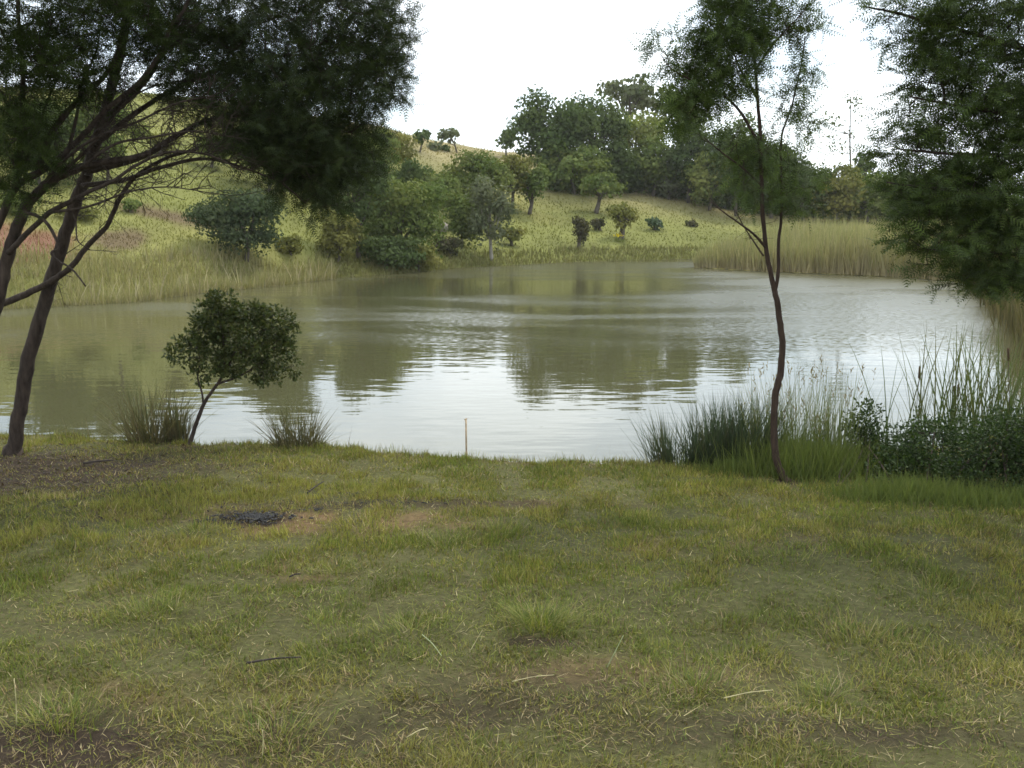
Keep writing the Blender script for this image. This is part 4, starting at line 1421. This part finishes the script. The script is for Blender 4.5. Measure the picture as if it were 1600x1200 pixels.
RUSH0 = [(0.055, 0.058, 0.028), (0.085, 0.07, 0.042), (0.15, 0.115, 0.07)]
RUSH1 = [(0.07, 0.085, 0.04), (0.09, 0.09, 0.045), (0.17, 0.135, 0.08)]
GL = 'rush tussocks on the pond bank'
tussock('rush_tussock', (235, 690), 300, 0.60, 0.20, 0.50, 0.007, RUSH0, RUSH1, 'spiky rush tussock fanning out between the leaning trunk and the small tree', 51, group=GL)
tussock('rush_tussock', (278, 690), 170, 0.50, 0.09, 0.2, 0.007, RUSH0, RUSH1, 'narrow upright rush clump just left of the small tree trunk', 52, group=GL)
tussock('rush_tussock', (465, 698), 280, 0.42, 0.20, 0.65, 0.007, RUSH0, RUSH1, 'low fan-shaped rush tussock right of the small tree', 53, group=GL)
tussock('rush_tussock', (135, 684), 70, 0.22, 0.35, 0.5, 0.005, RUSH0, RUSH1, 'short sparse rushes beside the leaning trunk', 54, group=GL)
DR0 = [(0.028, 0.038, 0.02), (0.045, 0.05, 0.03)]
DR1 = [(0.045, 0.07, 0.042), (0.06, 0.088, 0.055), (0.085, 0.085, 0.05)]
for i, (px, py, n, L, sp, le, lab) in enumerate(((1062, 722, 420, 0.50, 0.22, 0.30, 'dark rush tussock at the left end of the right bank growth, stems splaying left'),
                                               (1118, 724, 420, 0.60, 0.20, 0.20, 'dense dark rush clump in the middle between splayed stems and pale grass'),
                                               (1165, 726, 380, 0.62, 0.20, 0.20, 'dark upright rush clump directly left of the sapling trunk'))):
    tussock('rush_tussock', (px, py), n, L, sp, le, 0.007, DR0, DR1, lab, 60 + i, group=GL)
tussock('rush_tussock', (1035, 719), 60, 0.42, 0.12, 0.8, 0.006, RUSH0, RUSH1, 'thin splayed rushes reaching over the water left of the dark rushes', 64, group=GL, bias=0.15)
PG0 = [(0.07, 0.10, 0.03), (0.10, 0.13, 0.04)]
PG1 = [(0.15, 0.165, 0.065), (0.20, 0.185, 0.095), (0.11, 0.14, 0.05)]
GT = 'tall seeding grasses by the sapling'
for i, (px, py, n, L, sp, lab) in enumerate(((1200, 728, 150, 0.78, 0.14, 'tall pale seeding grass just behind the sapling trunk'),
                                           (1255, 726, 230, 0.80, 0.20, 'tall pale seeding grass right of the sapling trunk'),
                                           (1305, 726, 150, 0.80, 0.15, 'tall pale seeding grass against the upright leafy bush'))):
    tussock('tall_grass', (px, py), n, L, sp, 0.13, 0.005, PG0, PG1, lab, 70 + i, 'grass', GT, seeds=True)

# lush low grass round the sapling and along the thicket foot
r = np.random.default_rng(80)
mb = MB()
for (px, py, rx, ry, n, L) in ((1255, 735, 0.5, 0.35, 3600, 0.28), (1170, 737, 0.4, 0.2, 1300, 0.13), (1430, 775, 0.6, 0.25, 2200, 0.16), (1560, 785, 0.5, 0.25, 1700, 0.14)):
    c = on_plane(px, py)
    x = c[0] + r.standard_normal(n) * rx * 0.5
    y = c[1] + r.standard_normal(n) * ry * 0.5
    k = pond_sd(x, y) > 0
    x, y = x[k], y[k]
    nn = len(x)
    blades(mb, np.stack([x, y, ground_z(x, y) - 0.01], 1), r.uniform(0, 6.28, nn), r.uniform(0, 0.5, nn), r.uniform(0, 0.8, nn), L * r.uniform(0.5, 1.3, nn), r.uniform(0.003, 0.007, nn), mixcol(r, nn, [(0.06, 0.085, 0.025), (0.085, 0.105, 0.03)]), mixcol(r, nn, [(0.10, 0.13, 0.036), (0.14, 0.155, 0.05)]), 3, face=r.uniform(-1, 1, nn))
o = mb.build('lush_grass', M_GRASS, kind='stuff')
tag(o, 'lush green grass round the sapling foot and the thicket', 'grass')

# cattails standing in the water, right
r = np.random.default_rng(90)


def ribbon_mesh(L, wd, lean, bend, c0, c1, seed):
    rr = np.random.default_rng(seed)
    mb = MB()
    blades(mb, np.zeros((1, 3)), np.array([0.0]), np.array([lean]), np.array([bend]), np.array([L]), np.array([wd]), np.array([c0]), np.array([c1]), 6, face=np.array([math.pi / 2 + 0.4]))
    return mb


CAT_C = [((0.05, 0.075, 0.025), (0.10, 0.13, 0.05)), ((0.06, 0.085, 0.03), (0.13, 0.14, 0.06)), ((0.055, 0.07, 0.03), (0.13, 0.12, 0.055))]
leaf_protos = []
for i in range(8):
    c0, c1 = CAT_C[i % 3]
    o = ribbon_mesh(1.0, 0.013, 0.03 + 0.02 * i, 0.1 + 0.12 * (i % 4), c0, c1, i).build('leaf', M_REED)
    leaf_protos.append(o.data)
    bpy.data.objects.remove(o)
hm = MB()
tube(hm, [(0, 0, 0), (0, 0, 1.0)], [0.003, 0.002], 5)
o = hm.build('stalk', M_BARKR)
stalk_me = o.data
bpy.data.objects.remove(o)
hm = MB()
tube(hm, [(0, 0, 0), (0, 0, 0.01), (0, 0, 0.12), (0, 0, 0.13)], [0.004, 0.011, 0.010, 0.003], 8)
o = hm.build('seed_head', bark_mat('cattail_brown', (0.05, 0.03, 0.018), (0.10, 0.06, 0.035), 60, 0.003), smooth_=True)
head_me = o.data
bpy.data.objects.remove(o)


def cattail(px, py, Y, n, sp, hmin, hmax, heads, label):
    c = P(px, py, Y)
    base = np.array([c[0], Y, ZW - 0.02])
    t = thing('cattail_clump', base, label, 'cattails', 'cattail clumps in the near water')
    for i in range(n):
        o = bpy.data.objects.new('leaf', leaf_protos[r.integers(0, 8)])
        COL.objects.link(o)
        o.parent = t
        o.location = (r.normal(0, sp), r.normal(0, sp * 0.7), 0)
        o.rotation_euler = (0, 0, r.choice([0, math.pi]) + r.normal(0, 0.7))
        h = r.uniform(hmin, hmax)
        o.scale = (h, h, h)
    for i in range(heads):
        h = r.uniform(hmin, hmax) * 0.85
        x, y = r.normal(0, sp), r.normal(0, sp * 0.5)
        rot = (r.normal(0, 0.06), r.normal(0, 0.1), 0)
        o = bpy.data.objects.new('stalk', stalk_me)
        COL.objects.link(o)
        o.parent = t
        o.location = (x, y, 0)
        o.rotation_euler = rot
        o.scale = (1.2, 1.2, h)
        o2 = bpy.data.objects.new('seed_head', head_me)
        COL.objects.link(o2)
        o2.parent = t
        o2.location = (x + h * math.sin(rot[1]) * 0.96, y - h * math.sin(rot[0]) * 0.96, h * 0.96)
        o2.rotation_euler = rot


cattail(1475, 640, 9.6, 85, 0.28, 0.8, 1.65, 2, 'tall open cattail clump rising from the water above the dark bushes')
cattail(1535, 640, 9.6, 90, 0.22, 0.8, 1.6, 1, 'cattail clump in the water near the drooping branch tips')
cattail(1590, 620, 9.3, 100, 0.2, 0.8, 1.6, 1, 'thick cattail clump at the right edge of the pond')
cattail(1415, 640, 9.8, 45, 0.2, 0.5, 1.05, 0, 'short sparse cattail clump behind the upright leafy bush')

# wooden stake at the water's edge
c = P(728, 712, 8.6)
mb = MB()
b0 = np.array([c[0], 8.6, float(ground_z(c[0], 8.6)) - 0.1])
top = P(728, 655, 8.6)
tube(mb, spline([b0, (b0 + top) / 2 + np.array([0.004, 0, 0]), top], 4), np.full(9, 0.0085), 8, rough=0.1, r=rng)
tube(mb, [top + (-0.014, 0, -0.004), top + (0.012, 0, 0.006)], [0.006, 0.005], 6)
o = mb.build('stake', M_WOOD)
tag(o, 'thin pale wooden stake standing upright at the middle of the bank', 'stake')

# ------------------------------------------------------------------ lawn grass
r = np.random.default_rng(100)
GRN = np.array([(0.06, 0.088, 0.026), (0.085, 0.108, 0.034), (0.115, 0.13, 0.045)])
YEL = np.array([(0.15, 0.14, 0.052), (0.19, 0.17, 0.07), (0.13, 0.125, 0.046)])
STR = np.array([(0.27, 0.22, 0.115), (0.33, 0.28, 0.16), (0.20, 0.155, 0.08)])
BRN = np.array([(0.10, 0.075, 0.042), (0.075, 0.055, 0.034), (0.14, 0.10, 0.055)]) * 1.3
GRN = GRN * 1.5 * np.array([1.06, 1.04, 0.76])
YEL = YEL * 1.5 * np.array([0.98, 1.05, 0.75])
STR = STR * 1.2

N = 770000
y = 1.7 + (10.4 - 1.7) * r.random(N) ** 1.15
x = (r.random(N) - 0.5) * 2 * (y * 0.53 + 2.2)
s = pond_sd(x, y)
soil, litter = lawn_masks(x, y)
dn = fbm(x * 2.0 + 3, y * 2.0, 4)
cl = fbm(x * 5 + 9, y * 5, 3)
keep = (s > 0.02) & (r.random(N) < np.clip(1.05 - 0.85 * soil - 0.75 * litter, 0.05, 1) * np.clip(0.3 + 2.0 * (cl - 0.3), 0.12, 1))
x, y, s, soil, litter, dn, cl = [a[keep] for a in (x, y, s, soil, litter, dn, cl)]
n = len(x)
z = ground_z(x, y)
big = fbm(x * 0.7 + 40, y * 0.7, 3)
py_right = np.clip(x / (y * 0.52), -1, 1)
fine = fbm(x * 9 + 3, y * 9 + 8, 3)
wy = np.clip(0.50 + 2.4 * (big - 0.5) + 1.6 * (dn - 0.5) + 1.2 * (fine - 0.5) + 0.12 * py_right, 0.03, 0.95)
ws = np.clip(0.045 + 0.4 * (dn - 0.5) + 0.25 * litter + 0.2 * soil + 0.12 * (y < 3.6), 0.03, 0.5)
pick = r.random(n)
cls = np.where(pick < ws, 2, np.where(r.random(n) < wy, 1, 0))
pal = np.stack([GRN, YEL, STR])
cA = pal[cls, r.integers(0, 3, n)]
cB = pal[cls, r.integers(0, 3, n)]
c1 = cA * 0.5 + cB * 0.5
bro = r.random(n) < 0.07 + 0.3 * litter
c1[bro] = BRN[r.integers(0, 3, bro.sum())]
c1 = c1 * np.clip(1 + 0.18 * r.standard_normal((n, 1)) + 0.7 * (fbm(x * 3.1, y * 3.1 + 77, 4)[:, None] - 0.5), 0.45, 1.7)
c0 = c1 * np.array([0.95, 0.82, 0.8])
L = (0.017 + 0.052 * np.clip(cl - 0.25, 0, 1) + 0.02 * np.clip(big - 0.4, 0, 1)) * r.uniform(0.5, 1.6, n)
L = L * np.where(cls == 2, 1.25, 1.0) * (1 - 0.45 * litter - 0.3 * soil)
lean = np.where(cls == 2, r.uniform(0.5, 1.45, n), np.abs(r.normal(0.55, 0.4, n)))
# the mown sward lies over in swirls
flow = fbm(x * 2.6 + 11, y * 2.6, 2) * 16
az = flow + r.normal(0, 1.5, n)
wd = r.uniform(0.0022, 0.0046, n) * (1 + 0.08 * (y - 3).clip(0))
pos = np.stack([x, y, z - 0.004], 1)
nearm = y < 4.6
mb = MB()
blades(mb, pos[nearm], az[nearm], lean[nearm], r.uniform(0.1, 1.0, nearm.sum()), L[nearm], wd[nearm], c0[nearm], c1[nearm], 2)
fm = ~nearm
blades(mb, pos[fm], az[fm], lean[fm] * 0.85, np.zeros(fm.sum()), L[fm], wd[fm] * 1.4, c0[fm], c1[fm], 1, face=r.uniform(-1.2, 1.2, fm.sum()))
nt_ = 85000
ty = 1.7 + 8.4 * r.random(nt_) ** 1.1
tx = (r.random(nt_) - 0.5) * 2 * (ty * 0.53 + 2.2)
kk = pond_sd(tx, ty) > 0.03
tx, ty = tx[kk], ty[kk]
nt_ = len(tx)
tcol = np.concatenate([BRN, BRN, STR[1:], YEL, GRN])[r.integers(0, 14, nt_)] * np.clip(1 + 0.25 * r.standard_normal((nt_, 1)), 0.4, 1.7)
blades(mb, np.stack([tx, ty, ground_z(tx, ty) + r.uniform(0.0, 0.014, nt_)], 1), r.uniform(0, 6.28, nt_), r.uniform(1.1, 1.6, nt_), np.zeros(nt_), r.uniform(0.015, 0.06, nt_), r.uniform(0.002, 0.004, nt_) * (1 + 0.1 * (ty - 3).clip(0)), tcol, tcol, 1)
# taller tufts the mower missed
for (px, py, k, Lt, sp) in ((845, 978, 460, 0.14, 0.13), (1010, 820, 150, 0.10, 0.14), (690, 850, 220, 0.11, 0.16), (780, 830, 200, 0.10, 0.15), (520, 890, 200, 0.09, 0.12), (1090, 1075, 240, 0.10, 0.13), (1340, 1000, 260, 0.10, 0.18),
                          (640, 990, 220, 0.10, 0.16), (310, 830, 200, 0.09, 0.15), (240, 960, 220, 0.09, 0.18), (430, 1140, 260, 0.10, 0.16), (90, 1130, 300, 0.11, 0.15), (1460, 920, 220, 0.09, 0.2), (1230, 880, 200, 0.09, 0.2), (560, 760, 120, 0.09, 0.15), (1010, 745, 140, 0.09, 0.2), (1290, 1090, 200, 0.10, 0.12)):
    c = on_plane(px, py)
    xx = c[0] + r.standard_normal(k) * sp * 0.6
    yy = c[1] + r.standard_normal(k) * sp * 0.5
    cc = pal[r.choice([0, 0, 1, 2], k, p=[0.35, 0.2, 0.33, 0.12]), r.integers(0, 3, k)]
    aa = np.arctan2(yy - c[1], xx - c[0]) + r.normal(0, 0.6, k)
    blades(mb, np.stack([xx, yy, ground_z(xx, yy) - 0.004], 1), aa, r.uniform(0.15, 0.9, k), r.uniform(0.2, 1.1, k), Lt * r.uniform(0.5, 1.25, k), r.uniform(0.0022, 0.004, k), cc * 0.85, cc, 3)
o = mb.build('grass', M_GRASS, kind='stuff')
tag(o, 'short patchy green and straw lawn grass in the foreground', 'grass')

# fringe standing along the lip of the bank
mb = MB()
n = 5200
t_ = r.random(n) * (len(near) - 8)
i = t_.astype(int)
f = (t_ - i)[:, None]
NE = np.array(near)
pt = NE[i] * (1 - f) + NE[i + 1] * f
pt = pt + np.stack([np.zeros(n), -np.abs(r.normal(0.10, 0.16, n))], 1)
zz = ground_z(pt[:, 0], pt[:, 1])
cc = mixcol(r, n, np.concatenate([YEL, GRN, STR[:1], BRN]))
L = r.uniform(0.03, 0.09, n) * (0.6 + 0.9 * fbm(pt[:, 0] * 3, pt[:, 1] * 3))
blades(mb, np.stack([pt[:, 0], pt[:, 1], zz - 0.005], 1), r.uniform(0, 6.28, n), np.abs(r.normal(0, 0.4, n)), r.uniform(0, 0.6, n), L, r.uniform(0.003, 0.006, n), cc * 0.85, cc, 2, face=r.uniform(-1, 1, n))
o = mb.build('bank_grass', M_GRASS, kind='stuff')
tag(o, 'uneven fringe of grass along the lip of the bank', 'grass')

mb = MB()
n = 500
t_ = r.random(n) * (len(near) - 8)
i = t_.astype(int)
f = (t_ - i)[:, None]
pt = NE[i] * (1 - f) + NE[i + 1] * f + np.stack([np.zeros(n), np.abs(r.normal(0.12, 0.14, n))], 1)
cc = mixcol(r, n, [(0.10, 0.075, 0.045), (0.16, 0.13, 0.08), (0.06, 0.05, 0.03)])
blades(mb, np.stack([pt[:, 0], pt[:, 1], np.maximum(ground_z(pt[:, 0], pt[:, 1]), ZW) - 0.01], 1), r.uniform(0, 6.28, n), np.abs(r.normal(0.2, 0.4, n)), r.uniform(0, 0.9, n), r.uniform(0.15, 0.75, n) ** 1.5 + 0.12, r.uniform(0.003, 0.006, n), cc, cc * 1.2, 3, face=r.uniform(-1, 1, n))
o = mb.build('bank_stems', M_REED, kind='stuff')
tag(o, 'sparse dead stems leaning at the waterline below the bank', 'stems')

mb = MB()
for (px0, px1, n, Lm) in ((635, 705, 40, 0.10), (690, 730, 14, 0.08), (795, 850, 46, 0.07), (880, 925, 18, 0.10), (940, 1010, 40, 0.07), (560, 640, 10, 0.05)):
    px = r.uniform(px0, px1, n)
    for q in range(n):
        c = on_plane(px[q], np.interp(px[q], [520, 600, 700, 850, 1000], [693, 702, 710, 716, 718]))
        bz = float(ground_z(c[0], c[1] + 0.06))
        cc = mixcol(r, 1, [(0.12, 0.085, 0.055), (0.09, 0.075, 0.05), (0.2, 0.15, 0.09), (0.25, 0.12, 0.08)])
        blades(mb, np.array([[c[0], c[1] + 0.06, bz - 0.01]]), np.array([r.uniform(-0.6, 0.6)]), np.array([abs(r.normal(0, 0.25))]), np.array([r.uniform(0, 0.3)]), np.array([Lm * r.uniform(0.4, 1.4)]), np.array([0.006]), cc, cc, 2, face=np.array([0.0]))
o = mb.build('reed_stubble', M_REED, kind='stuff')
tag(o, 'short brown reed stubble poking up along the bank lip by the stake', 'stubble')

# ------------------------------------------------------------------ fire scar: charcoal lumps
r = np.random.default_rng(110)
mb = MB()
CUBE = np.array([(-1, -1, -1), (1, -1, -1), (1, 1, -1), (-1, 1, -1), (-0.8, -0.8, 1), (0.8, -0.7, 1), (0.7, 0.8, 1), (-0.8, 0.7, 1)], float) * 0.5
CQ = np.array([(0, 3, 2, 1), (4, 5, 6, 7), (0, 1, 5, 4), (1, 2, 6, 5), (2, 3, 7, 6), (3, 0, 4, 7)])
for (px, py, rx, ry, n) in ((402, 808, 0.20, 0.125, 380), (330, 816, 0.12, 0.06, 60), (497, 798, 0.05, 0.03, 40), (560, 775, 0.16, 0.07, 60), (660, 790, 0.30, 0.06, 40), (560, 790, 0.3, 0.08, 30)):
    c = on_plane(px, py)
    for q in range(n):
        a, d = r.uniform(0, 6.28), abs(r.normal(0, 0.62))
        x_, y_ = c[0] + rx * d * math.cos(a), c[1] + ry * d * math.sin(a)
        sz = np.array([r.uniform(0.008, 0.03), r.uniform(0.006, 0.014), r.uniform(0.004, 0.010)]) * (0.9 if n > 300 else 0.55)
        th = r.uniform(0, 6.28)
        v = CUBE * sz * (1 + 0.3 * r.standard_normal((8, 3)))
        v = np.stack([v[:, 0] * math.cos(th) - v[:, 1] * math.sin(th), v[:, 0] * math.sin(th) + v[:, 1] * math.cos(th), v[:, 2]], 1)
        mb.add(v + np.array([x_, y_, float(ground_z(x_, y_)) + 0.012 + 0.006 * max(0, 1 - d) * r.random()]), q=CQ)
o = mb.build('charcoal', M_CHAR, kind='stuff')
tag(o, 'black charcoal and ash left by a small camp fire on the lawn', 'charcoal')

# leaf litter under the left trees
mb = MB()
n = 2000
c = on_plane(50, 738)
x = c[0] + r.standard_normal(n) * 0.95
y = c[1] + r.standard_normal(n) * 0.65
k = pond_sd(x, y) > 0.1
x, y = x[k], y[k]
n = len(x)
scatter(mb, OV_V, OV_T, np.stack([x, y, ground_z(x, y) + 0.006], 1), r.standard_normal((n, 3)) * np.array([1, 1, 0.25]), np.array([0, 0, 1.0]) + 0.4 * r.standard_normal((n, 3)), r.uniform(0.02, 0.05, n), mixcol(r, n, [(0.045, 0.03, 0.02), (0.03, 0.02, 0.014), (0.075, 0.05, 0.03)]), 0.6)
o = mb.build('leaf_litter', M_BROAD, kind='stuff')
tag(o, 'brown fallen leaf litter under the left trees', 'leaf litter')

# loose dry clippings
mb = MB()
n = 1900
y = 1.8 + 7.0 * r.random(n) ** 1.3
x = (r.random(n) - 0.5) * 2 * (y * 0.53 + 0.7)
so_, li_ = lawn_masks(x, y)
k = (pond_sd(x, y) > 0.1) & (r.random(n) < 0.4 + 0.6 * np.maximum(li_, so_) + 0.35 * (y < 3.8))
x, y = x[k], y[k]
n = len(x)
cc = mixcol(r, n, np.concatenate([STR, STR[:2] * 1.2, BRN]))
blades(mb, np.stack([x, y, ground_z(x, y) + r.uniform(0.008, 0.03, n)], 1), r.uniform(0, 6.28, n), r.uniform(1.35, 1.6, n), r.normal(0, 0.15, n), r.uniform(0.03, 0.12, n), r.uniform(0.0016, 0.0034, n), cc, cc, 2)
o = mb.build('dry_clippings', M_GRASS, kind='stuff')
tag(o, 'loose dry grass clippings scattered over the lawn', 'clippings')

# single pale stalks and twigs one can point to
def stalk(p0, p1, lift0, lift1, wd, col, label, name='dry_stalk', cat='stalk', group='pale stalks on the lawn'):
    a2 = on_plane(*p0)
    a = np.array([a2[0], a2[1], float(ground_z(*a2)) + lift0])
    if lift1 is None:
        b_ = P(p1[0], p1[1], a2[1])
    else:
        b2 = on_plane(*p1)
        b_ = np.array([b2[0], b2[1], float(ground_z(*b2)) + lift1])
    mb = MB()
    pp = spline([a, (a + b_) / 2 + np.array([0.003, 0, 0.006]), b_], 4)
    tube(mb, pp, np.linspace(wd, wd * 0.6, len(pp)), 6, rough=0.2, r=rng)
    o = mb.build(name, col)
    tag(o, label, cat, group)


M_STRAW = plain_mat('straw', (0.46, 0.40, 0.20), 0.6)
M_STRAWG = plain_mat('green_straw', (0.30, 0.34, 0.16), 0.6)
M_TWIG = plain_mat('twig', (0.035, 0.025, 0.02), 0.9)
stalk((733, 1020), (754, 984), 0, None, 0.0016, M_STRAW, 'upright straw stalk left of the taller grass tuft')
stalk((948, 1040), (974, 993), 0, None, 0.0022, M_STRAWG, 'green-white stalk leaning right of the taller grass tuft')
stalk((1180, 1175), (1180, 1130), 0, None, 0.0018, M_STRAW, 'short yellow upright stalk near the bottom edge right of centre')
stalk((26, 1140), (22, 1060), 0, None, 0.0020, M_STRAW, 'tall pale stalk near the left edge at the bottom')
stalk((1130, 1103), (1207, 1096), 0.03, 0.045, 0.0020, M_STRAW, 'long straw lying level on the grass right of centre')
stalk((800, 1074), (866, 1067), 0.03, 0.04, 0.0018, M_STRAW, 'straw lying on the bare brown patch below the tuft')
stalk((409, 1168), (410, 1140), 0, None, 0.0020, M_STRAW, 'stubby yellow stalk at the bottom left of the lawn')
stalk((660, 1012), (690, 1034), 0.06, 0.03, 0.0022, M_STRAWG, 'pale green stalk sloping down left of the taller tuft')
stalk((635, 1165), (668, 1152), 0.03, 0.04, 0.0017, M_STRAW, 'straw lying slantwise near the bottom centre')
stalk((480, 771), (506, 760), 0.02, 0.05, 0.006, M_TWIG, 'black charred twig tilted up behind the fire scar', 'twig', 'twig', 'twigs on the lawn')
stalk((130, 727), (178, 724), 0.02, 0.03, 0.010, M_TWIG, 'dark stick lying on the litter near the leaning trunk', 'twig', 'twig', 'twigs on the lawn')
stalk((385, 1046), (470, 1042), 0.025, 0.03, 0.005, M_TWIG, 'brown stick lying in the grass at lower left of centre', 'twig', 'twig', 'twigs on the lawn')
stalk((452, 903), (470, 901), 0.02, 0.03, 0.005, M_TWIG, 'short dark stick on the red soil below the fire scar', 'twig', 'twig', 'twigs on the lawn')
